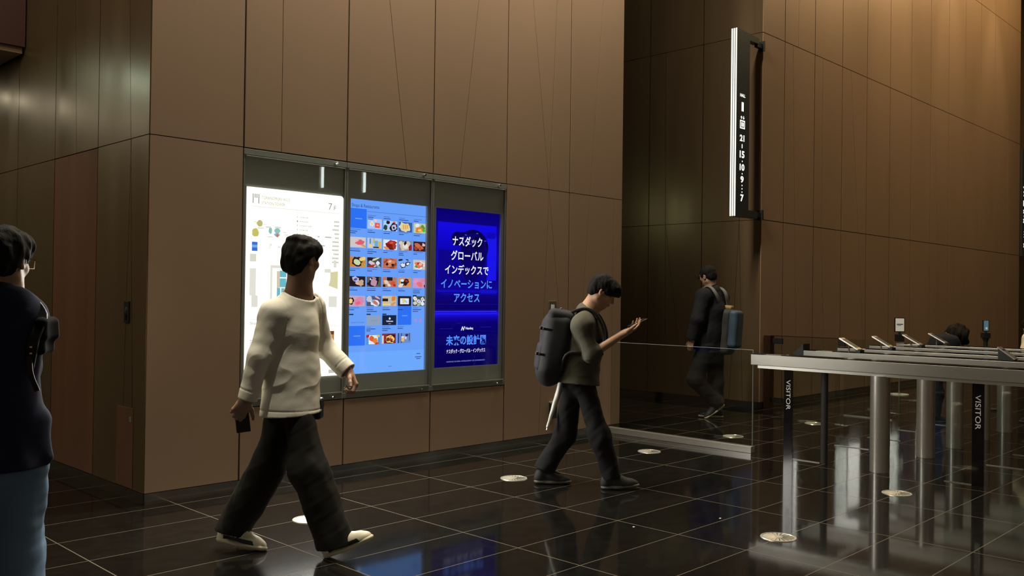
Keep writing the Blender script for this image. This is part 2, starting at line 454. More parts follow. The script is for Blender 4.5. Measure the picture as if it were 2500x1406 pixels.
# ------------------------------------------------------------------ lit display cabinets in the main wall
XU, ZU = (1, 0, 0), (0, 0, 1)
CZ0, CZ1 = 0.594, 2.467
SCR_Y = 5.985
M['scr'] = emat_attr('screen_image', 1.12)
M['poster'] = emat_attr('backlit_poster_image', 1.4)
M['scr_text'] = emat('screen_white_lettering', (0.9, 0.94, 1.0), 1.0)
def rect(x0, z0, x1, z1): return [(x0, z0), (x1, z0), (x1, z1), (x0, z1)]
def ell(cx, cz, rx, rz, n=20, rot=0.0, wob=0.0, rs=None):
    out = []
    for i in range(n):
        a = 2*math.pi*i/n; r = 1+(rs.uniform(-wob, wob) if rs else 0)
        x, z = rx*r*math.cos(a), rz*r*math.sin(a)
        out.append((cx+x*math.cos(rot)-z*math.sin(rot), cz+x*math.sin(rot)+z*math.cos(rot)))
    return out
W_ = (1.0, 0.97, 0.88)
class Sheet:
    """stack of flat printed shapes, each a fraction of a millimetre in front of the last"""
    def __init__(s, y, scale=1.0): s.mb = MB(); s.y = y; s.k = 0; s.sc = scale
    def poly(s, p, col):
        s.k += 1
        if s.k > 1 and col is not W_: col = tuple(c*s.sc for c in col)
        s.mb.sheet(p, (0, s.y-0.000015*s.k, 0), XU, ZU, 0, col)
    def text(s, t, x, z, height=None, width=None, align='l', bold=0.0, col=(1, 1, 1)):
        s.k += 1; col = tuple(c*s.sc for c in col)
        return put_text(s.mb, t, (x, s.y-0.000015*s.k, z), XU, ZU, height, width, align, bold, 0, col)
def polyclip(p, r):
    for a, b in (((r[0], r[1]), (r[2], r[1])), ((r[2], r[1]), (r[2], r[3])), ((r[2], r[3]), (r[0], r[3])), ((r[0], r[3]), (r[0], r[1]))):
        p = clip(p, a, b, 0)
        if len(p) < 3: return None
    return p

def cabinet(x0, x1, name, label, sx0, sx1, sz0, sz1):
    """frame, backing with a window for the screen, glass door, two lock knobs"""
    t = thing('display_cabinet', label, 'display case', ((x0+x1)/2, WY, CZ0), 'wall display cabinets')
    fr = MB(); f = 0.018
    fr.box((x0+0.002, 5.928, CZ1-0.046), (x1-0.002, 6.02, CZ1-0.004))
    fr.box((x0+0.002, 5.928, CZ0+0.003), (x1-0.002, 6.02, CZ0+0.045))
    fr.box((x0+0.002, 5.932, CZ0+0.045), (x0+f, 6.02, CZ1-0.046))
    fr.box((x1-f, 5.932, CZ0+0.045), (x1-0.002, 6.02, CZ1-0.046))
    fr.box((x0+f, 5.922, CZ1-0.060), (x1-f, 5.934, CZ1-0.052))
    fr.box((x0+f, 5.922, CZ0+0.050), (x1-f, 5.934, CZ0+0.058))
    fr.box((x0+0.002, 6.018, CZ0+0.003), (x1-0.002, 6.03, CZ1-0.004))
    fr.build('frame', M['case_frame'], t, bevel=0.0015)
    bk = MB(); a, b, c, d = x0+f, x1-f, CZ0+0.045, CZ1-0.046; y0, y1 = 5.950, 5.972
    bk.box((a, y0, sz1), (b, y1, d)); bk.box((a, y0, c), (b, y1, sz0))
    bk.box((a, y0, sz0), (sx0, y1, sz1)); bk.box((sx1, y0, sz0), (b, y1, sz1))
    bk.build('backing_panel', M['case_grey'], t)
    g = MB(); g.box((a+0.003, 5.928, c+0.016), (b-0.003, 5.936, d-0.018)); g.build('glass_door', M['glass_case'], t)
    for z in (CZ1-0.024, CZ0+0.022):
        k = MB(); k.cyl((x1-0.11, 5.930, z), (x1-0.11, 5.905, z), 0.011, 0.009, 16); k.cyl((x1-0.11, 5.905, z), (x1-0.11, 5.901, z), 0.012, 0.010, 16)
        k.build('lock_knob', M['chrome'], t, smooth=True)
    return t

# --- left bay: white backlit floor map
t1 = cabinet(3.29, 4.186, 'a', 'grey cabinet with the glowing white floor map, behind the man in the white shirt', 3.318, 4.168, 0.778, 2.196)
lx = MB(); lx.box((3.322, 5.940, 0.782), (4.164, 5.975, 2.192))
lb = lx.build('light_box', M['white_plastic'], t1, bevel=0.01)
def wt(f): return tuple(c*f for c in W_)
S = Sheet(5.9396, 5/1.4)
X0, X1, Z0, Z1 = 3.322, 4.164, 0.782, 2.192
c_ = 0.02
S.poly([(X0+c_, Z0), (X1-c_, Z0), (X1, Z0+c_), (X1, Z1-c_), (X1-0.006, Z1-0.006), (X1-c_, Z1), (X0, Z1), (X0, Z0+c_)], W_)
def P1(u, v): return X0+u*(X1-X0), Z1-v*(Z1-Z0)
def R1(u0, v0, u1, v1, col): a = P1(u0, v1); b = P1(u1, v0); S.poly(rect(a[0], a[1], b[0], b[1]), col)
ink = wt(0.075); pale = wt(0.165); gold = (0.10, 0.095, 0.05)
for u, v1 in ((0.058, 0.083), (0.077, 0.055), (0.095, 0.055), (0.114, 0.083)): R1(u, 0.034, u+0.009, v1, ink)
for k, tx in enumerate(('TORANOMON HILLS', 'STATION TOWER')):
    x, z = P1(0.145, 0.058+0.028*k); S.text(tx, x, z, 0.022, (0.235, 0.195)[k], col=gold)
x, z = P1(0.835, 0.082); S.text('7', x, z, 0.052, 0.034, col=ink); x, z = P1(0.895, 0.082); S.text('F', x, z, 0.034, 0.022, col=ink)
R1(0.055, 0.098, 0.96, 0.1005, pale)
# small map blobs and captions
rs = random.Random(3)
for (u, v, ru, rv, c) in ((0.13, 0.185, 0.030, 0.017, (0.12, 0.11, 0.045)), (0.09, 0.235, 0.034, 0.022, (0.13, 0.12, 0.03)), (0.235, 0.220, 0.016, 0.018, (0.06, 0.12, 0.11)),
                          (0.305, 0.218, 0.030, 0.014, (0.06, 0.12, 0.12)), (0.300, 0.240, 0.028, 0.010, (0.07, 0.10, 0.13)), (0.305, 0.243, 0.013, 0.009, (0.15, 0.04, 0.02))):
    x, z = P1(u, v); S.poly(ell(x, z, ru*0.84, rv*1.41, 14, 0, 0.12, rs), c)
R1(0.058, 0.283, 0.112, 0.298, (0.01, 0.035, 0.16)); R1(0.058, 0.298, 0.112, 0.312, (0.04, 0.09, 0.19)); R1(0.058, 0.312, 0.112, 0.330, (0.01, 0.035, 0.16))
for (u, v, w, h) in ((0.07, 0.178, 0.03, 0.004), (0.165, 0.187, 0.03, 0.003), (0.11, 0.207, 0.06, 0.006), (0.19, 0.198, 0.05, 0.008), (0.28, 0.196, 0.06, 0.009), (0.36, 0.222, 0.035, 0.005),
                     (0.375, 0.235, 0.04, 0.005), (0.21, 0.25, 0.05, 0.005), (0.43, 0.238, 0.03, 0.003), (0.228, 0.285, 0.006, 0.03), (0.238, 0.288, 0.012, 0.012), (0.31, 0.30, 0.03, 0.006)):
    R1(u, v, u+w, v+h, pale)
for k in range(9):
    v = 0.135+0.0225*k
    R1(0.50, v-0.003, 0.512, v+0.006, pale if k != 1 else ink)
    u = 0.53
    for j in range(rs.randint(3, 7)):
        w = rs.uniform(0.008, 0.02); R1(u, v, u+w, v+0.005, wt(rs.uniform(0.14, 0.17))); u += w+0.004
for k in range(11):
    v = 0.142+0.0225*k; w = rs.uniform(0.045, 0.075)
    u = 0.955-w
    while u < 0.95: R1(u, v, min(u+0.012, 0.955), v+0.009, wt(0.12)); u += 0.0145
for (u, v, w) in ((0.72, 0.232, 0.02), (0.80, 0.232, 0.07), (0.70, 0.252, 0.025), (0.76, 0.28, 0.04)): R1(u, v, u+w, v+0.006, wt(0.10))
# floor plan of this level: pale blocks, teal lifts, sand areas
for (u0, v0, u1, v1, c) in ((0.04, 0.345, 0.10, 0.385, 0.16), (0.04, 0.42, 0.10, 0.56, 0.175), (0.06, 0.56, 0.12, 0.62, 0.17), (0.24, 0.40, 0.60, 0.415, 0.17), (0.24, 0.40, 0.26, 0.60, 0.175), (0.80, 0.41, 0.87, 0.43, 0.17),
                            (0.85, 0.56, 0.94, 0.62, 0.175), (0.90, 0.36, 0.93, 0.40, 0.17)):
    R1(u0, v0, u1, v1, wt(c))
R1(0.305, 0.43, 0.335, 0.57, (0.15, 0.13, 0.09))
for (u0, v0, u1, v1) in ((0.335, 0.427, 0.40, 0.462), (0.335, 0.468, 0.40, 0.515), (0.31, 0.52, 0.34, 0.555), (0.35, 0.52, 0.40, 0.555), (0.31, 0.555, 0.40, 0.60), (0.43, 0.445, 0.50, 0.465), (0.43, 0.475, 0.455, 0.53)):
    R1(u0, v0, u1, v1, (0.03, 0.11, 0.14))
x, z = P1(0.90, 0.47); S.poly([(x-0.03, z+0.06), (x+0.04, z+0.07), (x+0.04, z-0.07), (x-0.045, z-0.045), (x-0.03, z)], (0.155, 0.145, 0.085))
x, z = P1(0.49, 0.50); S.poly(ell(x, z, 0.03, 0.08, 12), (0.16, 0.15, 0.09))
# lower part: heading, captions, photographs
R1(0.045, 0.684, 0.20, 0.686, pale)
x, z = P1(0.05, 0.715); S.text('Shops & Restaurants', x, z, 0.026, 0.27, col=ink)
R1(0.875, 0.722, 0.96, 0.7245, pale)
x, z = P1(0.15, 0.755); S.poly(ell(x, z, 0.028, 0.028, 24), ink); S.poly(ell(x, z, 0.024, 0.024, 24), W_)
def photo(S, r, bg, items, seed):
    q = random.Random(seed)
    S.poly(rect(*r), bg)
    w, h = r[2]-r[0], r[3]-r[1]
    for it in items:
        k, cx, cz, rx, rz, c = it
        p = ell(r[0]+cx*w, r[1]+cz*h, rx*w, rz*h, 16, q.uniform(-0.5, 0.5) if k == 'b' else 0, 0.22 if k == 'b' else 0.0, q)
        if k == 'r': p = rect(r[0]+(cx-rx)*w, r[1]+(cz-rz)*h, r[0]+(cx+rx)*w, r[1]+(cz+rz)*h)
        p = polyclip(p, r)
        if p: S.poly(p, c)
a = P1(0.70, 0.815); b = P1(0.915, 0.752)
photo(S, (a[0], a[1], b[0], b[1]), (0.10, 0.05, 0.012), [('r', 0.5, 0.85, 0.5, 0.15, (0.03, 0.012, 0.004)), ('b', 0.25, 0.55, 0.10, 0.2, (0.01, 0.008, 0.005)), ('b', 0.6, 0.6, 0.13, 0.25, (0.2, 0.15, 0.05)),
      ('b', 0.8, 0.55, 0.1, 0.2, (0.18, 0.09, 0.02)), ('b', 0.4, 0.2, 0.3, 0.12, (0.16, 0.09, 0.03)), ('b', 0.85, 0.25, 0.1, 0.1, (0.2, 0.19, 0.15))], 5)
a = P1(0.05, 0.915); b = P1(0.25, 0.855)
photo(S, (a[0], a[1], b[0], b[1]), (0.05, 0.02, 0.01), [('b', 0.2, 0.6, 0.15, 0.25, (0.16, 0.08, 0.03)), ('b', 0.5, 0.4, 0.2, 0.2, (0.18, 0.1, 0.05)), ('b', 0.8, 0.6, 0.15, 0.2, (0.12, 0.03, 0.01))], 6)
for k in range(9):
    v = 0.82+0.011*k
    R1(0.73+rs.uniform(-0.02, 0.02), v, 0.90+rs.uniform(-0.06, 0.02), v+0.004, wt(0.14)) if k not in (0, 1, 6, 7, 8) else None
    R1(0.05, 0.79+0.009*k if k < 5 else 0.93+0.008*(k-5), 0.20+rs.uniform(-0.03, 0.05), 0.794+0.009*k if k < 5 else 0.934+0.008*(k-5), wt(0.14))
R1(0.86, 0.965, 0.95, 0.985, wt(0.13))
ob = S.mb.build('map_print', M['poster'], lb)
# the light box's own lamp, as large as its face
lamp = area('light_box_lamp', (3.743, 5.9270, 1.487), 0.83, 1.395, 80, (1.0, 0.97, 0.88), (3.743, 0, 1.487))

# --- middle bay: pale blue shop and restaurant directory
t2 = cabinet(4.186, 5.083, 'b', 'grey cabinet with the pale blue shop and restaurant directory, middle of three', 4.241, 5.040, 0.782, 2.186)
X0, X1, Z0, Z1 = 4.262, 5.068, 0.774, 2.194
bz = MB(); bz.box((X0-0.03, SCR_Y+0.002, Z0-0.02), (X1+0.012, SCR_Y+0.03, Z1+0.02))
scr = bz.build('screen', M['black_gloss'], t2)
S = Sheet(SCR_Y+0.0015)
BLU = s2l(110, 168, 255); BLU2 = s2l(104, 158, 250); DEEP = s2l(44, 112, 246); TXT = s2l(38, 62, 130); EDGE = s2l(190, 225, 255)
S.poly(rect(X0, Z0, X1, Z1), EDGE)
S.poly(rect(X0+0.004, Z0+0.005, X1-0.004, Z1-0.004), BLU)
S.poly(rect(X0+0.004, Z0+0.18, X1-0.004, Z1-0.004), BLU2)
CX = [0.0, 0.212, 0.412, 0.612, 0.810, 1.0]
def U(u): return X0+u*(X1-X0)
def V(v): return Z1-v*(Z1-Z0)
S.text('Shops & Restaurants', U(0.018), V(0.054), 0.036, 0.275, col=TXT)
S.poly(rect(U(0), V(0.0695), U(0.985), V(0.0675)), s2l(60, 95, 190))
for c in CX[1:-1]: S.poly(rect(U(c-0.010), V(0.60), U(c-0.0085), V(0.10)), s2l(84, 132, 228))
wht = s2l(225, 232, 250); red = s2l(190, 40, 25); drk = s2l(35, 28, 35); ora = s2l(225, 130, 50); brn = s2l(110, 55, 30); yel = s2l(240, 205, 120); pnk = s2l(230, 140, 160); grn = s2l(90, 150, 60)
tiles = {
 (0, 1): (s2l(170, 195, 250), [('b', .3, .5, .14, .25, wht), ('b', .3, .5, .09, .16, yel), ('b', .55, .85, .1, .14, s2l(235, 200, 190)), ('r', .68, .38, .17, .24, s2l(225, 85, 75)), ('r', .7, .4, .08, .08, s2l(245, 160, 140))]),
 (0, 2): (s2l(180, 205, 250), [('b', .32, .85, .12, .2, drk), ('b', .78, .85, .1, .15, s2l(225, 95, 90)), ('b', .15, .3, .14, .25, s2l(40, 70, 60)), ('b', .75, .35, .28, .42, drk), ('b', .75, .38, .18, .27, s2l(190, 190, 220)), ('b', .75, .35, .08, .12, drk)]),
 (0, 3): (s2l(60, 95, 165), [('b', .45, .5, .42, .45, s2l(215, 215, 170)), ('b', .47, .55, .3, .3, yel), ('r', .35, .5, .04, .22, s2l(220, 160, 110)), ('r', .5, .52, .04, .22, s2l(220, 160, 110)), ('r', .65, .55, .04, .2, s2l(220, 160, 110))]),
 (0, 4): (s2l(190, 205, 160), [('b', .75, .5, .2, .35, grn), ('b', .45, .35, .3, .3, ora), ('b', .3, .75, .18, .2, wht), ('b', .5, .3, .16, .14, yel), ('b', .85, .3, .1, .15, s2l(60, 190, 50))]),
 (1, 0): (s2l(205, 200, 200), [('b', .6, .5, .28, .26, s2l(225, 95, 110)), ('b', .45, .65, .12, .1, s2l(240, 175, 175)), ('b', .85, .2, .15, .12, s2l(215, 150, 110))]),
 (1, 1): (s2l(190, 200, 215), [('r', .2, .55, .05, .4, s2l(90, 140, 190)), ('r', .45, .75, .06, .25, s2l(190, 180, 120)), ('r', .62, .45, .12, .3, s2l(110, 170, 215)), ('b', .2, .25, .12, .15, yel), ('r', .85, .35, .1, .35, s2l(225, 175, 80)), ('r', .6, .1, .2, .06, drk)]),
 (1, 2): (wht, [('b', .55, .6, .42, .32, red), ('b', .5, .3, .35, .25, s2l(120, 30, 20)), ('b', .2, .15, .2, .15, s2l(225, 150, 90)), ('b', .8, .35, .15, .3, s2l(160, 60, 40)), ('b', .6, .7, .15, .1, s2l(215, 90, 70))]),
 (1, 3): (s2l(150, 130, 125), [('b', .5, .45, .4, .42, s2l(205, 190, 175)), ('b', .5, .45, .25, .25, s2l(230, 225, 215)), ('b', .5, .75, .08, .25, drk), ('b', .9, .3, .15, .3, s2l(150, 35, 40)), ('b', .15, .75, .14, .2, s2l(215, 205, 190))]),
 (1, 4): (s2l(55, 30, 35), [('b', .42, .5, .4, .25, s2l(205, 105, 75)), ('b', .2, .3, .14, .2, s2l(170, 65, 40)), ('b', .55, .3, .12, .22, s2l(190, 80, 55)), ('b', .82, .7, .12, .16, s2l(220, 190, 190))]),
 (2, 0): (s2l(215, 130, 50), [('b', .45, .5, .35, .45, drk), ('b', .45, .45, .24, .25, s2l(200, 215, 170)), ('b', .8, .8, .2, .2, yel), ('b', .9, .2, .15, .2, s2l(200, 150, 50))]),
 (2, 1): (s2l(70, 75, 85), [('b', .2, .8, .2, .2, drk), ('b', .35, .4, .3, .22, s2l(215, 195, 205)), ('b', .6, .85, .25, .1, s2l(215, 210, 170)), ('b', .75, .45, .14, .2, wht), ('b', .3, .12, .3, .12, red), ('b', .8, .12, .2, .1, s2l(150, 160, 170))]),
 (2, 2): (s2l(205, 105, 70), [('b', .5, .5, .42, .45, s2l(150, 70, 45)), ('b', .5, .52, .36, .36, s2l(210, 125, 90)), ('b', .3, .4, .1, .15, drk), ('b', .7, .35, .1, .15, drk), ('b', .5, .7, .12, .12, s2l(235, 180, 160))]),
 (2, 3): (s2l(120, 165, 245), [('b', .15, .9, .2, .1, drk), ('b', .7, .55, .2, .22, drk), ('b', .72, .55, .12, .12, wht), ('b', .35, .35, .22, .28, drk), ('b', .35, .38, .17, .2, s2l(215, 230, 240)), ('b', .65, .95, .14, .06, drk)]),
 (2, 4): (s2l(200, 195, 185), [('b', .5, .45, .45, .42, wht), ('b', .5, .48, .38, .32, s2l(225, 120, 95)), ('b', .25, .3, .12, .14, grn), ('b', .6, .55, .14, .14, s2l(240, 185, 170)), ('b', .4, .6, .1, .1, red)]),
 (3, 0): (drk, [('b', .4, .7, .22, .25, s2l(190, 185, 220)), ('b', .38, .7, .12, .12, s2l(80, 80, 150)), ('b', .72, .35, .18, .3, s2l(200, 165, 135)), ('b', .5, .3, .12, .12, s2l(225, 180, 165))]),
 (3, 1): (s2l(90, 90, 100), [('b', .5, .5, .46, .48, drk), ('b', .5, .4, .22, .35, s2l(190, 145, 165)), ('b', .5, .85, .16, .14, s2l(170, 130, 150)), ('b', .25, .75, .05, .08, wht)]),
 (3, 2): (s2l(190, 120, 90), [('r', .5, .85, .2, .2, drk), ('b', .25, .5, .18, .2, s2l(220, 200, 190)), ('b', .7, .4, .2, .2, s2l(210, 85, 50)), ('b', .45, .2, .14, .14, s2l(225, 215, 215)), ('b', .85, .2, .1, .14, red), ('b', .1, .15, .1, .14, drk)]),
 (3, 3): (s2l(205, 150, 95), [('b', .5, .5, .35, .3, drk), ('b', .3, .7, .14, .14, wht), ('b', .62, .66, .12, .1, red), ('b', .2, .2, .2, .2, s2l(230, 215, 205)), ('b', .8, .3, .15, .2, s2l(215, 140, 80))]),
 (3, 4): (s2l(200, 150, 195), [('b', .55, .35, .25, .25, s2l(235, 110, 120)), ('b', .25, .7, .2, .2, s2l(225, 150, 190)), ('b', .8, .75, .18, .15, s2l(230, 130, 150)), ('b', .95, .15, .05, .2, drk)]),
 (4, 0): (s2l(200, 165, 185), [('b', .1, .5, .18, .35, drk), ('b', .1, .5, .12, .24, yel), ('b', .6, .45, .33, .4, s2l(225, 130, 165)), ('b', .55, .3, .15, .15, s2l(235, 100, 120)), ('b', .8, .75, .14, .14, s2l(180, 150, 200))]),
 (4, 1): (s2l(80, 85, 120), [('b', .2, .7, .2, .3, s2l(190, 195, 205)), ('b', .6, .3, .36, .3, wht), ('b', .6, .32, .27, .2, s2l(150, 160, 190)), ('b', .6, .35, .16, .16, s2l(215, 110, 75)), ('b', .75, .85, .2, .1, s2l(225, 170, 180))]),
 (4, 2): (s2l(215, 185, 140), [('r', .2, .6, .2, .14, drk), ('r', .55, .5, .1, .3, s2l(180, 195, 195)), ('b', .8, .75, .16, .22, ora), ('b', .75, .2, .22, .14, s2l(215, 150, 100)), ('r', .3, .15, .3, .08, yel)]),
 (4, 3): (drk, [('r', .5, .48, .33, .3, wht), ('b', .45, .55, .14, .18, yel), ('b', .6, .45, .14, .12, s2l(170, 200, 215)), ('b', .4, .35, .08, .08, s2l(200, 210, 150))]),
 (4, 4): (s2l(70, 75, 70), [('b', .2, .75, .16, .2, wht), ('b', .5, .5, .16, .2, wht), ('b', .8, .7, .16, .2, wht), ('b', .2, .3, .16, .2, s2l(215, 205, 190)), ('b', .8, .25, .16, .2, wht), ('b', .5, .15, .16, .14, s2l(160, 190, 140)), ('b', .2, .75, .09, .1, yel), ('b', .5, .5, .09, .1, s2l(170, 160, 210)), ('b', .8, .7, .09, .1, s2l(190, 190, 120))]),
 (6, 1): (s2l(80, 150, 210), [('r', .5, .5, .32, .45, wht), ('b', .4, .6, .18, .28, s2l(230, 95, 45)), ('b', .65, .35, .18, .26, ora), ('b', .1, .85, .14, .14, red), ('b', .85, .85, .12, .12, s2l(225, 190, 90)), ('b', .75, .12, .15, .1, s2l(215, 60, 30))]),
 (6, 2): (s2l(150, 45, 40), [('b', .58, .45, .36, .46, drk), ('b', .58, .45, .31, .4, yel), ('b', .45, .4, .14, .2, brn), ('b', .66, .35, .14, .18, s2l(170, 60, 50)), ('b', .6, .65, .15, .12, s2l(230, 160, 90)), ('r', .05, .4, .08, .4, s2l(215, 205, 195)), ('b', .72, .2, .08, .08, drk)]),
 (6, 3): (s2l(110, 140, 205), [('r', .08, .5, .05, .5, s2l(50, 70, 130)), ('r', .3, .5, .04, .5, s2l(60, 80, 150)), ('r', .9, .6, .03, .4, s2l(60, 75, 140)), ('r', .4, .4, .11, .24, s2l(225, 190, 110)), ('r', .4, .62, .11, .06, wht), ('b', .62, .55, .08, .2, s2l(200, 205, 235)), ('b', .7, .8, .12, .14, s2l(40, 50, 90))]),
}
VT, VS, VH = 0.108, 0.1113, 0.0585
for (r, c), (bg, items) in tiles.items():
    v0 = VT+VS*r+(0.004 if c > 1 else 0)*(3-r)/3
    photo(S, (U(CX[c]+0.004), V(v0+VH), U(CX[c+1]-0.016), V(v0)), bg, items, 17*r+c)
for (r, c) in ((0, 0), (5, 3), (6, 0)):
    v1 = VT+VS*r+VH+(0.0 if c else 0.002)
    S.poly(rect(U(CX[c]+0.004), V(v1), U(CX[c+1]-0.012), V(v1-0.112)), DEEP)
    S.poly(rect(U(CX[c]+0.06), V(v1-0.052), U(CX[c+1]-0.065), V(v1-0.057)), s2l(110, 165, 255))
v5 = VT+VS*5
S.poly(rect(U(CX[1]+0.004), V(v5+VH), U(CX[2]-0.014), V(v5)), s2l(142, 160, 190)); S.poly(rect(U(CX[1]+0.06), V(v5+0.032), U(CX[2]-0.06), V(v5+0.029)), s2l(125, 143, 175))
S.poly(rect(U(CX[2]+0.004), V(v5+VH), U(CX[3]-0.014), V(v5)), s2l(24, 36, 62))
xm = (U(CX[2])+U(CX[3]))/2
S.poly([(xm-0.012, V(v5+0.020)), (xm, V(v5+0.028)), (xm+0.012, V(v5+0.020)), (xm, V(v5+0.011))], wht)
S.text('Valleview', xm, V(v5+0.040), 0.014, 0.075, 'c', 0.02, wht); S.text('tokyo', xm, V(v5+0.052), 0.007, 0.024, 'c', 0.02, wht)
S.text('宝 庄', (U(CX[4])+U(CX[5]))/2-0.01, V(v5+0.045), 0.034, 0.085, 'c', 0.0, s2l(215, 120, 190))
S.text('SECONDS TO THE DINER', U(0.03), V(v5+0.044), 0.010, 0.125, col=s2l(70, 100, 180))
q = random.Random(9)
for r in range(7):
    for c in range(5):
        if (r, c) in ((0, 0), (6, 0), (6, 4)) : continue
        v = VT+VS*r-0.045
        if r == 0: v = 0.088
        for k in range(q.randint(2, 3)):
            S.poly(rect(U(CX[c]+0.004), V(v+0.004), U(CX[c]+0.004+q.uniform(0.05, 0.13)), V(v)), TXT if k else s2l(80, 118, 205)); v += 0.0105
for c, r in ((0, 5), (1, 5), (2, 5), (4, 4)): S.poly(rect(U(CX[c]+0.004), V(VT+VS*r-0.002), U(CX[c]+0.055), V(VT+VS*r-0.009)), s2l(25, 35, 70))
for (v, w) in ((0.895, 0.05), (0.915, 0.09), (0.925, 0.055)): S.poly(rect(U(0.90-w/2), V(v+0.004), U(0.90+w/2), V(v)), TXT)
S.poly(rect(U(0.50), V(0.965), U(0.55), V(0.962)), s2l(80, 118, 205))
S.mb.build('directory_image', M['scr'], scr)

# --- right bay: deep blue advertisement
t3 = cabinet(5.083, 5.983, 'c', 'grey cabinet with the deep blue advertisement screen, nearest the lift hall opening', 5.140, 5.935, 0.788, 2.184)
X0, X1, Z0, Z1 = 5.165, 5.950, 0.782, 2.190
bz = MB(); bz.box((X0-0.03, SCR_Y+0.002, Z0-0.02), (X1+0.02, SCR_Y+0.03, Z1+0.02))
scr = bz.build('screen', M['black_gloss'], t3)
S = Sheet(SCR_Y+0.0015)
def lb_(r, g, b): return s2l(r, g, b)
nb = 44
stops = [(0, (6, 0, 110)), (0.05, (8, 0, 120)), (0.30, (14, 6, 165)), (0.43, (8, 0, 125)), (0.50, (12, 4, 150)), (0.56, (8, 0, 120)), (0.60, (6, 0, 105)), (0.635, (6, 0, 100)), (0.648, (22, 12, 215)),
         (0.66, (26, 18, 235)), (0.685, (14, 4, 170)), (0.72, (6, 0, 112)), (0.85, (6, 0, 96)), (1, (5, 0, 78))]
def ramp(v):
    for (a, ca), (b, cb) in zip(stops, stops[1:]):
        if a <= v <= b:
            t = (v-a)/(b-a); return lb_(*[ca[i]+t*(cb[i]-ca[i]) for i in range(3)])
    return lb_(*stops[-1][1])
for i in range(nb*2):
    S.poly(rect(X0, V(min(1, (i+1)/(nb*2)+0.0003)), X1, V(i/(nb*2))), ramp((i+0.5)/(nb*2)))
def RR(u0, v0, u1, v1, c): S.poly(rect(U(u0), V(v1), U(u1), V(v0)), lb_(*c))
RR(0.03, 0.085, 0.955, 0.445, (16, 8, 205))
for i in range(8): RR(0.035, 0.09+0.022*i, 0.95, 0.09+0.022*(i+1), (17-i, 9-i, 228-6*i))
RR(0.04, 0.26, 0.80, 0.45, (10, 2, 140)); RR(0.80, 0.16, 0.955, 0.445, (24, 20, 235)); RR(0.80, 0.13, 0.93, 0.17, (14, 6, 180))
# soft dark machine-like silhouette behind the lettering
for (cu, cv, ru, rv, c) in ((0.34, 0.185, 0.10, 0.045, (5, 0, 70)), (0.45, 0.175, 0.16, 0.035, (6, 0, 85)), (0.60, 0.235, 0.22, 0.105, (8, 0, 105)), (0.58, 0.30, 0.20, 0.10, (7, 0, 90)), (0.66, 0.20, 0.09, 0.05, (5, 0, 75)), (0.55, 0.38, 0.14, 0.08, (8, 0, 105))):
    S.poly(ell(U(cu), V(cv), ru*0.785, rv*1.408, 26), lb_(*c))
arc = [(U(0.58+0.235*math.cos(a)), V(0.235-0.115*math.sin(a))) for a in [math.pi*(0.02+0.8*i/24) for i in range(25)]]
arc2 = [(U(0.58+0.205*math.cos(a)), V(0.235-0.095*math.sin(a))) for a in [math.pi*(0.02+0.8*i/24) for i in range(25)]]
for i in range(24): S.poly([arc[i], arc[i+1], arc2[i+1], arc2[i]], lb_(5, 0, 72))
for (cu, cv) in ((0.44, 0.155), (0.40, 0.17), (0.52, 0.21), (0.36, 0.205), (0.75, 0.185), (0.62, 0.14)): RR(cu, cv, cu+0.035, cv+0.006, (70, 62, 215))
RR(0.03, 0.51, 0.98, 0.525, (16, 10, 190)); RR(0.10, 0.535, 0.95, 0.537, (26, 20, 190)); RR(0.70, 0.505, 0.96, 0.53, (20, 14, 200))
RR(0.0, 0.600, 1.0, 0.602, (22, 14, 185)); RR(0.0, 0.6455, 0.97, 0.6475, (80, 80, 245)); RR(0.0, 0.6590, 0.98, 0.663, (40, 34, 250))
wh = lb_(236, 240, 255); lbq = lb_(90, 150, 255)
for tx, v, h, w, c in (('ナスダック', 0.232, 0.092, 0.365, wh), ('グローバル', 0.322, 0.088, 0.40, wh), ('インデックスで', 0.412, 0.088, 0.535, wh),
                       ('イノベーションに', 0.500, 0.080, 0.625, lbq), ('アクセス', 0.588, 0.082, 0.315, lbq)):
    S.text(tx, (X0+X1)/2-0.01, V(v), h, w, 'c', 0.018, c)
x = U(0.40); z = V(0.768)
for dx in (0.0, 0.024): S.poly([(x+dx, z), (x+dx+0.010, z), (x+dx+0.026, z+0.036), (x+dx+0.016, z+0.036)], wh)
S.poly([(x+0.014, z+0.034), (x+0.022, z+0.034), (x+0.036, z+0.002), (x+0.028, z+0.002)], wh)
S.text('Nasdaq', x+0.056, z+0.002, 0.028, 0.092, bold=0.025, col=wh)
RR(0.08, 0.754, 0.28, 0.7555, (40, 40, 190)); RR(0.70, 0.748, 0.88, 0.7495, (40, 40, 190))
S.text('未来の設計図', U(0.487), V(0.862), 0.092, 0.49, 'c', 0.03, lb_(80, 140, 255))
S.text('ナスダック・グローバル・インデックス', U(0.487), V(0.912), 0.040, 0.475, 'c', 0.02, wh)
S.text('NASDAQ GLOBAL INTELLIGENT OF TOMORROW', U(0.487), V(0.968), 0.0125, 0.47, 'c', 0.0, lb_(150, 160, 235))
S.mb.build('advertisement_image', M['scr'], scr)

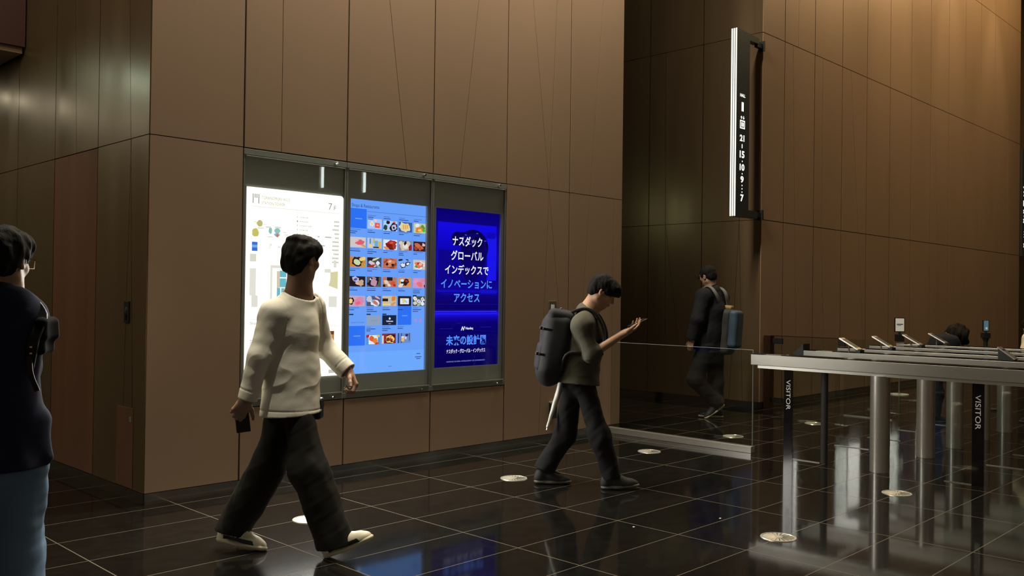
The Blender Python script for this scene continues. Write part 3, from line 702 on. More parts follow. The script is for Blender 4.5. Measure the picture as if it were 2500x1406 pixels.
# ------------------------------------------------------------------ small wall fittings
t = thing('wall_intercom', 'narrow steel intercom plate on the wall above the grey backpack of the phone reader', 'intercom', (6.645, WY, 1.2))
mb = MB(); mb.box((6.592, 5.922, 1.06), (6.697, WY, 1.380)); mb.build('plate', mat('dull_steel_plate', (0.22, 0.21, 0.18), 0.4, 0.8), t, bevel=0.002)
mb = MB(); mb.box((6.618, 5.917, 1.285), (6.662, 5.923, 1.345)); mb.build('call_button', mat('lit_call_button', (0.4, 0.4, 0.36), 0.4, emit=(1, 0.98, 0.85), estr=0.10), t)
mb = MB(); mb.cyl((6.642, 5.923, 1.262), (6.642, 5.918, 1.262), 0.011, n=18); mb.build('indicator_lamp', emat('white_indicator', (1, 1, 0.92), 0.9), t)
t = thing('socket_box', 'small black box fixed low on the wall behind the walking phone reader', 'socket', (6.66, WY, 0.3))
mb = MB(); mb.box((6.611, 5.905, 0.226), (6.705, WY, 0.385)); mb.build('housing', M['black'], t, bevel=0.003)
mb = MB(); mb.box((6.611, 5.900, 0.372), (6.705, 5.93, 0.392)); mb.build('lid', M['case_frame'], t, bevel=0.002)
t = thing('door_reader', 'slim dark card reader plate on the dim side wall left of the corner', 'card reader', (2.60, 6.228, 1.28))
mb = MB(); mb.box((2.588, 6.190, 1.205), (2.602, 6.266, 1.352)); mb.build('plate', M['black'], t, bevel=0.002)
mb = MB(); mb.cyl((2.589, 6.228, 1.295), (2.584, 6.228, 1.295), 0.014, n=18); mb.build('sensor_eye', M['chrome'], t)
mb = MB(); mb.box((2.585, 6.212, 1.225), (2.590, 6.244, 1.265)); mb.build('key_pad', M['black_gloss'], t)
t = thing('access_hatch', 'flush brown service hatch low on the dim side wall beside the corner', 'hatch', (2.60, 6.22, 0.08))
mb = MB(); mb.box((2.5965, 6.105, 0.082), (2.602, 6.375, 0.626)); mb.build('panel', M['door_wood'], t, bevel=0.0015)
mb = MB(); mb.box((2.593, 6.125, 0.530), (2.597, 6.158, 0.568)); mb.build('latch', M['case_frame'], t)

# ------------------------------------------------------------------ hall signs on the wall corners
M['glow'] = emat('sign_light_strip', (1.0, 0.97, 0.80), 1.5)
M['glow_txt'] = emat('sign_lit_lettering', (1.0, 0.98, 0.86), 1.35)
def hall_sign(x0, xw, y0, z0, z1, label, rows, group='illuminated hall signs', strips=3):
    """x0 free edge, xw wall corner, y0 front face"""
    t = thing('hall_sign', label, 'sign', (xw, y0, z0), group)
    w = 0.315; d = 0.085
    mb = MB()
    mb.prism([(x0, z0), (xw-0.16, z0+0.01), (xw-0.16, z0+0.10), (x0+w, z0+0.10), (x0+w, z1-0.10), (xw-0.16, z1-0.10), (xw-0.16, z1-0.03), (x0, z1)], (0, y0, 0), XU, ZU, (0, 1, 0), 0, d)
    fb = mb.build('sign_body', M['sign_face'], t)
    for i in range(strips):
        s = MB(); y = y0+0.003+i*0.030; s.box((x0-0.006, y, z0+0.006), (x0+0.001, y+0.016, z1-0.006)); s.build('light_strip', M['glow'], t)
    for z in (z0+0.03, z1-0.13):
        b = MB(); b.box((xw-0.165, y0+0.02, z), (xw-0.02, y0+0.065, z+0.06)); b.box((xw-0.03, y0+0.0, z-0.03), (xw-0.002, y0+0.085, z+0.10))
        b.build('bracket', M['black'], t)
    tx = MB(); yy = y0-0.002
    for s, xc, zb, h, wd, bold in rows:
        put_text(tx, s, (x0+xc, yy, z0+zb), XU, ZU, h, wd, 'c', bold)
    return t, tx, fb
XS = 10.016
t, tx, fb = hall_sign(XS, 10.72, 5.895, 2.46, 4.83, 'tall slim lit sign reading HALL 1 at the lift hall corner',
    [('HALL', 0.145, 1.515, 0.040, 0.125, 0.03), ('1', 0.145, 1.335, 0.115, 0.050, 0.04),
     ('21', 0.140, 0.955, 0.082, 0.110, 0.035), ('15', 0.143, 0.745, 0.090, 0.115, 0.035), ('10', 0.146, 0.585, 0.085, 0.115, 0.035), ('9', 0.149, 0.432, 0.085, 0.075, 0.035), ('7', 0.152, 0.195, 0.090, 0.075, 0.035)])
def dot(mb, x, z, r): mb.sheet(ell(x, z, r, r, 12), (0, 5.893, 0), XU, ZU)
def bar(mb, x0, z0, x1, z1): mb.sheet(rect(x0, z0, x1, z1), (0, 5.893, 0), XU, ZU)
bar(tx, XS+0.133, 3.328, XS+0.151, 3.380)
for z in (3.163, 3.006, 2.858, 2.816, 2.774): dot(tx, XS+0.150, z, 0.010)
# lift pictogram: arrows over a car
bar(tx, XS+0.085, 3.575, XS+0.205, 3.590); bar(tx, XS+0.085, 3.590, XS+0.100, 3.68); bar(tx, XS+0.190, 3.590, XS+0.205, 3.68); bar(tx, XS+0.085, 3.665, XS+0.205, 3.682)
bar(tx, XS+0.115, 3.60, XS+0.140, 3.655); bar(tx, XS+0.150, 3.60, XS+0.175, 3.655)
for sx, s in ((0.118, -1), (0.172, 1)):
    tx.sheet([(XS+sx-0.024, 3.715), (XS+sx, 3.715-s*0.022), (XS+sx+0.024, 3.715)] if s > 0 else [(XS+sx-0.024, 3.715), (XS+sx+0.024, 3.715), (XS+sx, 3.737)], (0, 5.893, 0), XU, ZU)
    bar(tx, XS+sx-0.007, 3.695 if s < 0 else 3.712, XS+sx+0.007, 3.716 if s < 0 else 3.738)
tx.build('lettering', M['glow_txt'], fb)
t, tx, fb = hall_sign(22.16, 22.9, 5.895, 2.46, 4.83, 'distant lit sign at the far right edge of the long panelled wall',
    [('HALL', 0.145, 1.515, 0.040, 0.125, 0.03), ('2', 0.145, 1.335, 0.115, 0.09, 0.04), ('28', 0.140, 0.955, 0.082, 0.110, 0.035), ('22', 0.143, 0.745, 0.090, 0.115, 0.035), ('7', 0.152, 0.195, 0.090, 0.075, 0.035)], strips=0)
x2 = 22.16
tx.sheet(rect(x2+0.085, 3.575, x2+0.205, 3.70), (0, 5.893, 0), XU, ZU); tx.sheet(rect(x2+0.133, 3.328, x2+0.151, 3.380), (0, 5.893, 0), XU, ZU)
for z in (3.006, 2.95, 2.89): tx.sheet(ell(x2+0.15, z, 0.010, 0.010, 12), (0, 5.893, 0), XU, ZU)
tx.build('lettering', M['glow_txt'], fb)

# vertical light columns on the far side of the concourse, mirrored in the cabinet glass
for i, x in enumerate((11.95, 13.15)):
    t = thing('light_column', ('slim white light column on the opposite wall, first from the cabinets', 'slim white light column on the opposite wall, second from the cabinets')[i], 'lamp', (x, -6, 2.5), 'light columns on the opposite side')
    mb = MB(); mb.box((x-0.016, -6.06, 3.9), (x+0.016, -6.0, 5.4)); mb.build('tube', emat('column_light', (0.85, 1.0, 0.95), 20.0), t)
    mb = MB(); mb.box((x-0.08, -6.14, 0.0), (x+0.08, -6.06, 5.5)); mb.build('post', M['case_frame'], t)

# ------------------------------------------------------------------ ticket-style security gates
BTOP = 0.925
M['gate_glass'] = glass_mat('gate_glass', (0.90, 0.93, 0.91), 1.52)
def gate(x, label, reader, near_reader=False, wedge=False, visitor=False):
    y0, y1, hw = 1.90, 4.225, 0.075
    t = thing('security_gate', label, 'turnstile', (x, 3.06, 0), 'security gate bars')
    mb = MB(); mb.box((x-hw, y0, 0.822), (x+hw, y1, BTOP-0.004)); bm = mb.build('bar', M['beam'], t, bevel=0.004)
    mb = MB(); mb.box((x-hw+0.022, y0+0.06, 0.795), (x+hw-0.022, y1-0.06, 0.8225)); mb.build('under_rail', M['steel'], t)
    # black glass inlay along both top edges, split near the far end
    for s in (-1, 1):
        a, b = sorted((x+s*hw*0.995, x+s*(hw-0.048)))
        mb = MB(); mb.box((a, y0+0.01, BTOP-0.006), (b, y1-0.30, BTOP+0.0015)); mb.box((a, y1-0.13, BTOP-0.006), (b, y1-0.004, BTOP+0.0015)); mb.build('black_inlay', M['black_gloss'], t)
    mb = MB(); mb.cyl((x-0.01, 3.06, 0.004), (x-0.01, 3.06, 0.80), 0.078, n=40); mb.cyl((x-0.01, 3.06, 0.0), (x-0.01, 3.06, 0.006), 0.074, n=40); mb.build('pedestal', M['steel'], t, smooth=True)
    if visitor:
        for yy in (3.557,):
            mb = MB(); mb.cyl((x+0.02, yy, 0), (x+0.02, yy, 0.80), 0.030, n=24); mb.build('hinge_post', M['black_soft'], t, smooth=True)
    for a, b in ((3.585, 3.925), (2.255, 2.55)):
        mb = MB(); mb.box((x-0.006, a, 0.006), (x+0.006, b, 0.795)); mb.build('glass_wing', M['gate_glass'], t)
        mb = MB(); mb.box((x-0.007, a, 0.0), (x+0.007, b, 0.006)); mb.build('wing_channel', M['beam'], t)
    if visitor:
        for a, b in ((3.840, 3.925), (2.258, 2.345)):
            mb = MB(); mb.box((x-0.011, a, 0.0), (x-0.0065, b, 0.800)); s = mb.build('visitor_strip', M['black_gloss'], t); s['label'] = 'black strip lettered VISITOR'
            tx = MB()
            # reads downward: text axis points down, its up axis points towards the camera side (-Y)
            put_text(tx, 'VISITOR', (x-0.0118, (a+b)/2+0.020, 0.705), (0, 0, -1), (0, -1, 0), 0.040, 0.268)
            tx.build('lettering', M['white_ink'], s)
    if reader:
        rl = Vector((0, 0.17, 0.095)).normalized(); rn = Vector((0, -0.095, 0.17)).normalized()
        c = Vector((x, 3.775, 1.002))
        mb = MB(); mb.obox(c, (Vector((1, 0, 0)), rl, rn), (0.052, 0.108, 0.006)); r = mb.build('reader_plate', M['steel'], t, bevel=0.002)
        mb = MB(); mb.obox(c+rn*0.0072+rl*0.005, (Vector((1, 0, 0)), rl, rn), (0.036, 0.075, 0.0015)); mb.build('reader_screen', mat('reader_glass', (0.09, 0.09, 0.08), 0.25), r)
        mb = MB(); mb.cyl((x, 3.79, BTOP-0.002), (x, 3.79, 1.0), 0.008, n=12); mb.build('reader_stand', M['steel'], r)
        mb = MB(); mb.box((x-0.05, 3.66, BTOP-0.002), (x+0.05, 3.70, BTOP+0.025)); mb.build('reader_foot', M['black'], r)
    if near_reader:
        rl = Vector((0, -0.12, 0.0)) + Vector((0, 0, -0.085)); rl.normalize(); rn = Vector((1, 0, 0)).cross(rl)
        if rn.z < 0: rn = -rn
        c = Vector((x, 2.385, 0.985))
        mb = MB(); mb.obox(c, (Vector((1, 0, 0)), rl, rn), (0.05, 0.085, 0.006)); r = mb.build('near_reader', M['steel'], t, bevel=0.002)
        mb = MB(); mb.prism([(2.32, BTOP), (2.45, BTOP), (2.45, 1.02), (2.42, 1.02)], (0, 0, 0), (0, 1, 0), ZU, XU, x-0.045, x+0.045); mb.build('reader_housing', M['black'], r)
    if wedge:
        mb = MB(); mb.prism([(4.226, 0.83), (4.345, 0.83), (4.345, 0.885), (4.226, 0.985)], (0, 0, 0), (0, 1, 0), ZU, XU, x-0.07, x+0.07); mb.build('end_housing', M['black'], t, bevel=0.004)
    return t
gate(7.55, 'nearest security gate bar, with two black VISITOR strips under it', False, visitor=True)
gate(8.58, 'security gate bar second from the VISITOR strips, with a black wedge at its far end', True, True, True)
gate(9.35, 'security gate bar, middle of the five, third from the VISITOR strips', True)
gate(10.16, 'security gate bar, fourth counting from the VISITOR strips', True)
gate(10.93, 'farthest security gate bar, in front of the bending person', True)

# glass barrier between the main wall corner and the gates
t = thing('glass_barrier', 'low clear glass barrier on a metal rail between wall corner and gates', 'barrier', (7.56, 5.0, 0))
mb = MB(); mb.box((7.552, 4.245, 0.05), (7.566, 5.90, 0.953)); mb.build('glass_panel', M['gate_glass'], t)
mb = MB(); mb.box((7.551, 4.2435, 0.05), (7.567, 4.2455, 0.953)); mb.box((7.551, 4.2435, 0.9525), (7.567, 5.90, 0.9545)); mb.build('polished_edge', mat('glass_edge', (0.35, 0.40, 0.38), 0.2, 0, emit=None), t)
mb = MB(); mb.box((7.525, 4.24, 0.0), (7.593, 5.92, 0.062)); mb.build('base_rail', M['steel'], t, bevel=0.003)
# glass service gate on the far side, hinged on a bronze post
t = thing('glass_service_gate', 'clear glass swing gate hinged to the bronze post, behind the gate bars', 'gate', (10.90, 5.3, 0))
mb = MB(); mb.box((10.82, 5.835, 0), (10.93, 5.928, 0.955)); mb.build('hinge_post', M['bronze'], t, bevel=0.003)
mb = MB(); mb.box((10.894, 4.93, 0.012), (10.906, 5.825, 0.948)); mb.build('glass_leaf', M['gate_glass'], t)
mb = MB(); mb.box((10.894, 4.28, 0.012), (10.906, 4.87, 0.948)); mb.build('fixed_glass', M['gate_glass'], t)
for z in (0.845, 0.07):
    mb = MB(); mb.box((10.885, 5.70, z), (10.915, 5.835, z+0.075)); mb.build('hinge', M['black'], t, bevel=0.002)
mb = MB(); mb.box((10.882, 4.86, 0.86), (10.918, 4.95, 0.955)); mb.build('lock_fitting', M['black'], t, bevel=0.002)
mb = MB(); mb.box((10.885, 4.28, 0), (10.915, 4.87, 0.012)); mb.build('base_rail', M['steel'], t)
mb = MB(); mb.box((10.880, 4.92, 0.945), (10.920, 5.835, 0.955)); mb.build('top_rail', M['bronze'], t)

# ------------------------------------------------------------------ floor air diffusers
def diffuser():
    t = thing('floor_diffuser', '', 'air vent', (0, 0, 0), 'round floor diffusers')
    mb = MB(); n = 40; prof = [(0.106, 0.0), (0.104, 0.004), (0.094, 0.005), (0.092, 0.0015)]
    for k in range(len(prof)-1):
        (ra, za), (rb, zb) = prof[k], prof[k+1]
        vs = [(r*math.cos(2*math.pi*i/n), r*math.sin(2*math.pi*i/n), z) for r, z in ((ra, za), (rb, zb)) for i in range(n)]
        mb.add(vs, [(i, (i+1) % n, (i+1) % n+n, i+n) for i in range(n)])
    mb.build('rim', M['diff_rim'], t, smooth=True)
    mb = MB(); mb.add([(0.093*math.cos(2*math.pi*i/n), 0.093*math.sin(2*math.pi*i/n), 0.0012) for i in range(n)], [tuple(range(n))]); mb.build('dark_well', M['black'], t)
    mb = MB()
    for i in range(20):
        a = 2*math.pi*i/20; b = a+0.24
        p = [(0.022, a), (0.0925, a), (0.0925, b), (0.022, b-0.02)]
        vs = [(r*math.cos(q), r*math.sin(q), z) for z, (r, q) in zip((0.0035, 0.0035, 0.0022, 0.0022), p)]
        mb.add(vs, [(0, 1, 2, 3)])
    mb.cyl((0, 0, 0.0015), (0, 0, 0.0042), 0.026, n=24)
    v = mb.build('vane_disc', M['diff'], t)
    return t
M['diff'] = mat('satin_diffuser_metal', (0.62, 0.60, 0.50), 0.38, 0.6); M['diff_rim'] = mat('diffuser_rim', (0.75, 0.73, 0.62), 0.3, 0.7)
d0 = diffuser()
spots = [((3.20, 4.88), 'round metal floor diffuser by the front leg of the man in the white shirt'),
         ((5.081, 4.915), 'round metal floor diffuser just behind the heels of the phone reader'),
         ((6.903, 4.936), 'round metal floor diffuser in front of the low glass barrier'),
         ((5.005, 2.632), 'round metal floor diffuser in the open floor, with its spokes in plain view'),
         ((6.80, 2.63), 'round metal floor diffuser beside the pedestal of the nearest gate bar'),
         ((8.329, 4.90), 'faint round floor diffuser seen through the low glass barrier'),
         ((9.911, 4.78), 'faint round floor diffuser seen through glass beyond the first VISITOR strip')]
for i, ((x, y), lab) in enumerate(spots):
    o = d0 if i == 0 else dup(d0, (x, y, 0.0))
    o.location = (x, y, 0.0); o['label'] = lab
for i, (x, y) in enumerate(((4.56, 3.37), (5.155, 3.12))):  # two small white specks on the floor
    mb = MB(); mb.box((x-0.006, y-0.005, 0.0), (x+0.006, y+0.006, 0.002))
    tag(mb.build('floor_speck', emat('white_speck', (0.8, 0.8, 0.75), 0.0) if False else mat('white_speck', (0.9, 0.9, 0.86), 0.6)), ('tiny white scrap on the dark floor, left of two', 'tiny white scrap on the dark floor, right of two')[i], 'scrap', 'white specks on the floor')

# ------------------------------------------------------------------ stands behind the gates
t = thing('notice_stand', 'white notice in a black frame on a slim floor stand behind the gate bars', 'sign stand', (14.01, 5.40, 0))
A = Vector((0.70, -0.714, 0)); B = Vector((0.714, 0.70, 0))
c0 = Vector((14.01, 5.40, 0))
mb = MB(); mb.cyl(c0, c0+Vector((0, 0, 0.012)), 0.14, n=32); mb.build('base_plate', M['white_plastic'], t)
mb = MB(); mb.cyl(c0+Vector((0, 0, 0.012)), c0+Vector((0, 0, 0.80)), 0.012, n=14); mb.build('pole', M['steel'], t)
mb = MB(); mb.obox(c0+Vector((0, 0, 0.865)), (A, B, ZU), (0.062, 0.03, 0.055)); mb.cyl(c0+Vector((0, 0, 0.91)), c0+Vector((0, 0, 0.955)), 0.018, n=14); mb.build('clamp', M['black'], t, bevel=0.004)
cf = c0+Vector((0, 0, 1.065))
mb = MB(); mb.obox(cf, (A, B, ZU), (0.080, 0.008, 0.112)); fr = mb.build('frame', M['black'], t, bevel=0.003)
mb = MB(); mb.obox(cf-B*0.009, (A, B, ZU), (0.066, 0.0006, 0.098)); pg = mb.build('notice_sheet', mat('notice_paper', (0.75, 0.73, 0.66), 0.6, emit=(1, 0.96, 0.85), estr=0.16), fr)  # plain paper, its brightness raised by a faint glow in the material
mb = MB(); mb.obox(cf-B*0.0102+Vector((0, 0, 0.008)), (A, B, ZU), (0.048, 0.0003, 0.007)); mb.obox(cf-B*0.0102+Vector((0, 0, -0.01))-A*0.01, (A, B, ZU), (0.03, 0.0003, 0.003)); mb.build('print', mat('notice_ink', (0.05, 0.05, 0.05), 0.6), fr)
t = thing('scanner_stand', 'tall narrow black terminal with a bluish screen behind the gate bars', 'terminal', (13.0, 3.87, 0))
c0 = Vector((12.99, 3.88, 0))
mb = MB(); mb.cyl(c0, c0+Vector((0, 0, 0.02)), 0.16, n=32); mb.build('base_plate', M['black'], t)
mb = MB(); mb.cyl(c0+Vector((0, 0, 0.02)), c0+Vector((0, 0, 0.94)), 0.022, 0.026, 18); mb.build('pole', M['black'], t)
mb = MB(); mb.obox(c0+Vector((0, 0, 0.985)), (A, B, ZU), (0.047, 0.04, 0.036)); mb.cyl(c0+Vector((0, 0, 0.9)), c0+Vector((0, 0, 0.96)), 0.026, 0.046, 18); mb.cyl(c0+Vector((0, 0, 1.02)), c0+Vector((0, 0, 1.05)), 0.014, n=12); mb.build('camera_head', M['black'], t, bevel=0.008)
cf = c0+Vector((0, 0, 1.115))
mb = MB(); mb.obox(cf, (A, B, ZU), (0.041, 0.010, 0.076)); fr = mb.build('display', M['black'], t, bevel=0.003)
mb = MB(); mb.obox(cf-B*0.011, (A, B, ZU), (0.031, 0.0006, 0.066)); mb.build('lit_screen', emat('blue_grey_screen', s2l(78, 100, 108), 1.0), fr)
mb = MB(); mb.add([cf-B*0.0125+A*a+Vector((0, 0, b)) for a, b in ell(0.004, -0.034, 0.014, 0.016, 16)], [tuple(range(16))]); mb.build('face_icon', emat('pale_icon', s2l(165, 165, 158), 1.0), fr)

# ------------------------------------------------------------------ soft bodies: solid shapes blended on a grid, then meshed
class Vox:
    def __init__(s, lo, hi, h):
        s.h = h; s.lo = np.array(lo, np.float32); s.n = np.maximum(4, np.ceil((np.array(hi)-s.lo)/h).astype(int)+1)
        s.F = np.full(tuple(s.n), 1.0, np.float32)
        s.ax = [s.lo[i]+h*np.arange(s.n[i], dtype=np.float32) for i in range(3)]
    def sl(s, lo, hi):
        a = np.clip(np.floor((np.array(lo)-s.lo)/s.h).astype(int), 0, s.n-1)
        b = np.clip(np.ceil((np.array(hi)-s.lo)/s.h).astype(int)+1, 1, s.n)
        return tuple(slice(int(i), int(j)) for i, j in zip(a, b))
    def pts(s, q): return (s.ax[0][q[0]][:, None, None], s.ax[1][q[1]][None, :, None], s.ax[2][q[2]][None, None, :])
    def put(s, fn, lo, hi, k=0.02, op='u'):
        q = s.sl(lo, hi)
        if min(x.stop-x.start for x in q) <= 0: return
        d = fn(*s.pts(q)).astype(np.float32); F = s.F[q]
        if op == 'u':
            hh = np.maximum(k-np.abs(F-d), 0)/max(k, 1e-6); s.F[q] = np.minimum(F, d)-hh*hh*k*0.25
        else:
            d = -d; hh = np.maximum(k-np.abs(F-d), 0)/max(k, 1e-6); s.F[q] = np.maximum(F, d)+hh*hh*k*0.25
    def cap(s, a, b, ra, rb=None, k=0.02, sq=None, op='u'):
        """tapered limb from a to b; sq=(axis, factor) flattens it along axis"""
        rb = ra if rb is None else rb
        a = np.array(a, np.float32); b = np.array(b, np.float32); R = max(ra, rb)+k+3*s.h
        n = None
        if sq is not None: n = np.array(sq[0], np.float32); n /= np.linalg.norm(n); g = 1/sq[1]-1
        ab = b-a
        if n is not None: ab = ab+n*g*np.dot(ab, n)
        L = float(np.dot(ab, ab))+1e-9
        def fn(x, y, z):
            p = [x-a[0], y-a[1], z-a[2]]
            if n is not None:
                t = (p[0]*n[0]+p[1]*n[1]+p[2]*n[2])*g
                p = [p[i]+t*n[i] for i in range(3)]
            t = np.clip((p[0]*ab[0]+p[1]*ab[1]+p[2]*ab[2])/L, 0, 1)
            d = np.sqrt((p[0]-t*ab[0])**2+(p[1]-t*ab[1])**2+(p[2]-t*ab[2])**2)-(ra+(rb-ra)*t)
            return d if n is None else d*(0.5+0.5*sq[1])
        s.put(fn, np.minimum(a, b)-R, np.maximum(a, b)+R, k, op)
    def ell(s, c, ax, r, k=0.015, op='u'):
        """ellipsoid: ax three unit axes, r three radii"""
        c = np.array(c, np.float32); A = [np.array(v, np.float32) for v in ax]; R = max(r)+k+3*s.h; m = min(r)
        def fn(x, y, z):
            p = (x-c[0], y-c[1], z-c[2]); d2 = 0; e2 = 0
            for v, q in zip(A, r):
                t = p[0]*v[0]+p[1]*v[1]+p[2]*v[2]; d2 = d2+(t/q)**2; e2 = e2+(t/q/q)**2
            k0 = np.sqrt(d2); return k0*(k0-1)/np.maximum(np.sqrt(e2), 1e-4)
        s.put(fn, c-R, c+R, k, op)
    def box(s, c, ax, half, rnd, k=0.01, op='u'):
        c = np.array(c, np.float32); A = [np.array(v, np.float32) for v in ax]; R = float(np.linalg.norm(half))+rnd+k+2*s.h
        def fn(x, y, z):
            p = (x-c[0], y-c[1], z-c[2]); o = 0; ins = None
            for v, q in zip(A, half):
                t = np.abs(p[0]*v[0]+p[1]*v[1]+p[2]*v[2])-(q-rnd)
                o = o+np.maximum(t, 0)**2; ins = t if ins is None else np.maximum(ins, t)
            return np.sqrt(o)+np.minimum(ins, 0)-rnd
        s.put(fn, c-R, c+R, k, op)
    def cut(s, p, n, lo=None, hi=None):
        """remove everything on the side the normal points to"""
        p = np.array(p, np.float32); n = np.array(n, np.float32); n /= np.linalg.norm(n)
        q = s.sl(s.lo if lo is None else lo, s.lo+s.h*s.n if hi is None else hi)
        x, y, z = s.pts(q)
        s.F[q] = np.maximum(s.F[q], (x-p[0])*n[0]+(y-p[1])*n[1]+(z-p[2])*n[2])
    def hollow(s, th): s.F = np.maximum(s.F, -(s.F+th))
    def shift(s, amp, seed, freq, stretch=(1, 1, 1), rot=0.0, lo=None, hi=None, fade=None, ridge=False):
        """surface relief: folds of cloth or locks of hair"""
        g = np.random.default_rng(seed)
        q = s.sl(s.lo if lo is None else lo, s.lo+s.h*s.n if hi is None else hi)
        x, y, z = s.pts(q)
        wt_ = 1.0 if fade is None else np.exp(-((x-fade[0][0])**2+(y-fade[0][1])**2+(z-fade[0][2])**2)/fade[1]**2)
        x, y, z = [np.asarray(t*f) for t, f in zip((x, y, z), stretch)]
        tot = 0
        for i in range(5):
            v = g.normal(size=3); v /= np.linalg.norm(v); f = freq*(0.7+0.35*i)
            w = g.normal(size=3); w /= np.linalg.norm(w)
            wob = 0.9*np.sin(0.6*f*(w[0]*x+w[1]*y+w[2]*z)+g.uniform(0, 6))
            tot = tot+np.sin(f*(v[0]*x+v[1]*y+v[2]*z)+wob+g.uniform(0, 6))/(1+0.25*i)
        if ridge: tot = 1.0-1.5*np.sqrt(np.abs(tot)+0.02)
        s.F[q] = (s.F[q]+amp*(-0.5 if ridge else 0.5)*tot*wt_).astype(np.float32)
    def mesh(s):
        F = s.F; I = F < 0
        I[0] = I[-1] = False; I[:, 0] = I[:, -1] = False; I[:, :, 0] = I[:, :, -1] = False
        c = np.zeros(tuple(s.n-1), np.uint8)
        sh = lambda A, o: A[o[0]:A.shape[0]-1+o[0], o[1]:A.shape[1]-1+o[1], o[2]:A.shape[2]-1+o[2]]
        C8 = [(i, j, k) for i in (0, 1) for j in (0, 1) for k in (0, 1)]
        for o in C8: c += sh(I, o)
        act = (c > 0) & (c < 8)
        idx = np.full(act.shape, -1, np.int32); ii = np.argwhere(act); idx[act] = np.arange(len(ii))
        val = np.stack([F[ii[:, 0]+o[0], ii[:, 1]+o[1], ii[:, 2]+o[2]] for o in C8], 1)
        inn = np.stack([I[ii[:, 0]+o[0], ii[:, 1]+o[1], ii[:, 2]+o[2]] for o in C8], 1)
        P = np.zeros((len(ii), 3), np.float64); W = np.zeros(len(ii))
        O = np.array(C8, np.float64)
        for a in range(8):
            for b in range(a+1, 8):
                if sum(abs(x-y) for x, y in zip(C8[a], C8[b])) != 1: continue
                m = inn[:, a] != inn[:, b]
                t = np.clip(val[m, a]/(val[m, a]-val[m, b]+1e-12), 0, 1)[:, None]
                P[m] += O[a]+(O[b]-O[a])*t; W[m] += 1
        V = s.lo+s.h*(ii+P/W[:, None])
        Q = []
        for ax in range(3):
            o1, o2 = [(1, 2), (2, 0), (0, 1)][ax]
            A = I[tuple(slice(None, -1) if k == ax else slice(None) for k in range(3))]
            B = I[tuple(slice(1, None) if k == ax else slice(None) for k in range(3))]
            e = np.argwhere(A != B)
            e = e[(e[:, o1] > 0) & (e[:, o2] > 0)]
            e = e[(e[:, o1] < s.n[o1]-1) & (e[:, o2] < s.n[o2]-1)]
            fl = I[e[:, 0], e[:, 1], e[:, 2]]
            d1 = np.zeros(3, int); d1[o1] = 1; d2 = np.zeros(3, int); d2[o2] = 1
            g = lambda d: idx[tuple((e-d).T)]
            q = np.stack([g(d1+d2), g(d2), g(d1*0), g(d1)], 1)
            q[~fl] = q[~fl][:, ::-1]
            Q.append(q)
        Q = np.concatenate(Q); Q = Q[(Q >= 0).all(1)]
        return V, Q
    def build(s, name, m, parent=None, paint=None, smooth=1):
        V, Q = s.mesh()
        for _ in range(smooth):
            acc = np.zeros_like(V); cnt = np.zeros(len(V))
            for a, b in ((0, 1), (1, 2), (2, 3), (3, 0)):
                np.add.at(acc, Q[:, a], V[Q[:, b]]); np.add.at(acc, Q[:, b], V[Q[:, a]])
                np.add.at(cnt, Q[:, a], 1); np.add.at(cnt, Q[:, b], 1)
            V = 0.5*V+0.5*acc/np.maximum(cnt, 1)[:, None]
        return mesh_np(name, V, Q, m, parent, paint)
def mesh_np(name, V, Q, m, parent=None, paint=None):
    me = bpy.data.meshes.new(name)
    me.vertices.add(len(V)); me.vertices.foreach_set('co', V.astype(np.float32).ravel())
    me.loops.add(len(Q)*4); me.loops.foreach_set('vertex_index', Q.astype(np.int32).ravel())
    me.polygons.add(len(Q)); me.polygons.foreach_set('loop_start', np.arange(0, len(Q)*4, 4, dtype=np.int32))
    me.polygons.foreach_set('loop_total', np.full(len(Q), 4, np.int32))
    me.polygons.foreach_set('use_smooth', np.ones(len(Q), bool))
    me.update(calc_edges=True); me.validate()
    me.materials.append(m)
    if paint is not None:
        ca = me.color_attributes.new('Col', 'FLOAT_COLOR', 'POINT')
        c = np.ones((len(V), 4), np.float32); c[:, :3] = paint(V); ca.data.foreach_set('color', c.ravel())
    o = bpy.data.objects.new(name, me); COL.objects.link(o)
    if parent is not None: setparent(o, parent)
    return o

M['skin'] = mat_attr('skin', 0.5, 0.35)
M['hair'] = mat('black_hair', (0.008, 0.007, 0.006), 0.75, 0, 0.12, bump=(160, 0.5, 0.004, (1, 1, 0.25)))
def cloth(name, col, sc=90):
    return mat(name, col, 0.85, 0, 0.2, noise=(5, 0.08, (1, 1, 1)), bump=(sc, 0.25, 0.002, (1, 1, 1)))
nz = lambda v: np.array(v, float)/np.linalg.norm(v)
Z = np.array((0, 0, 1.0))

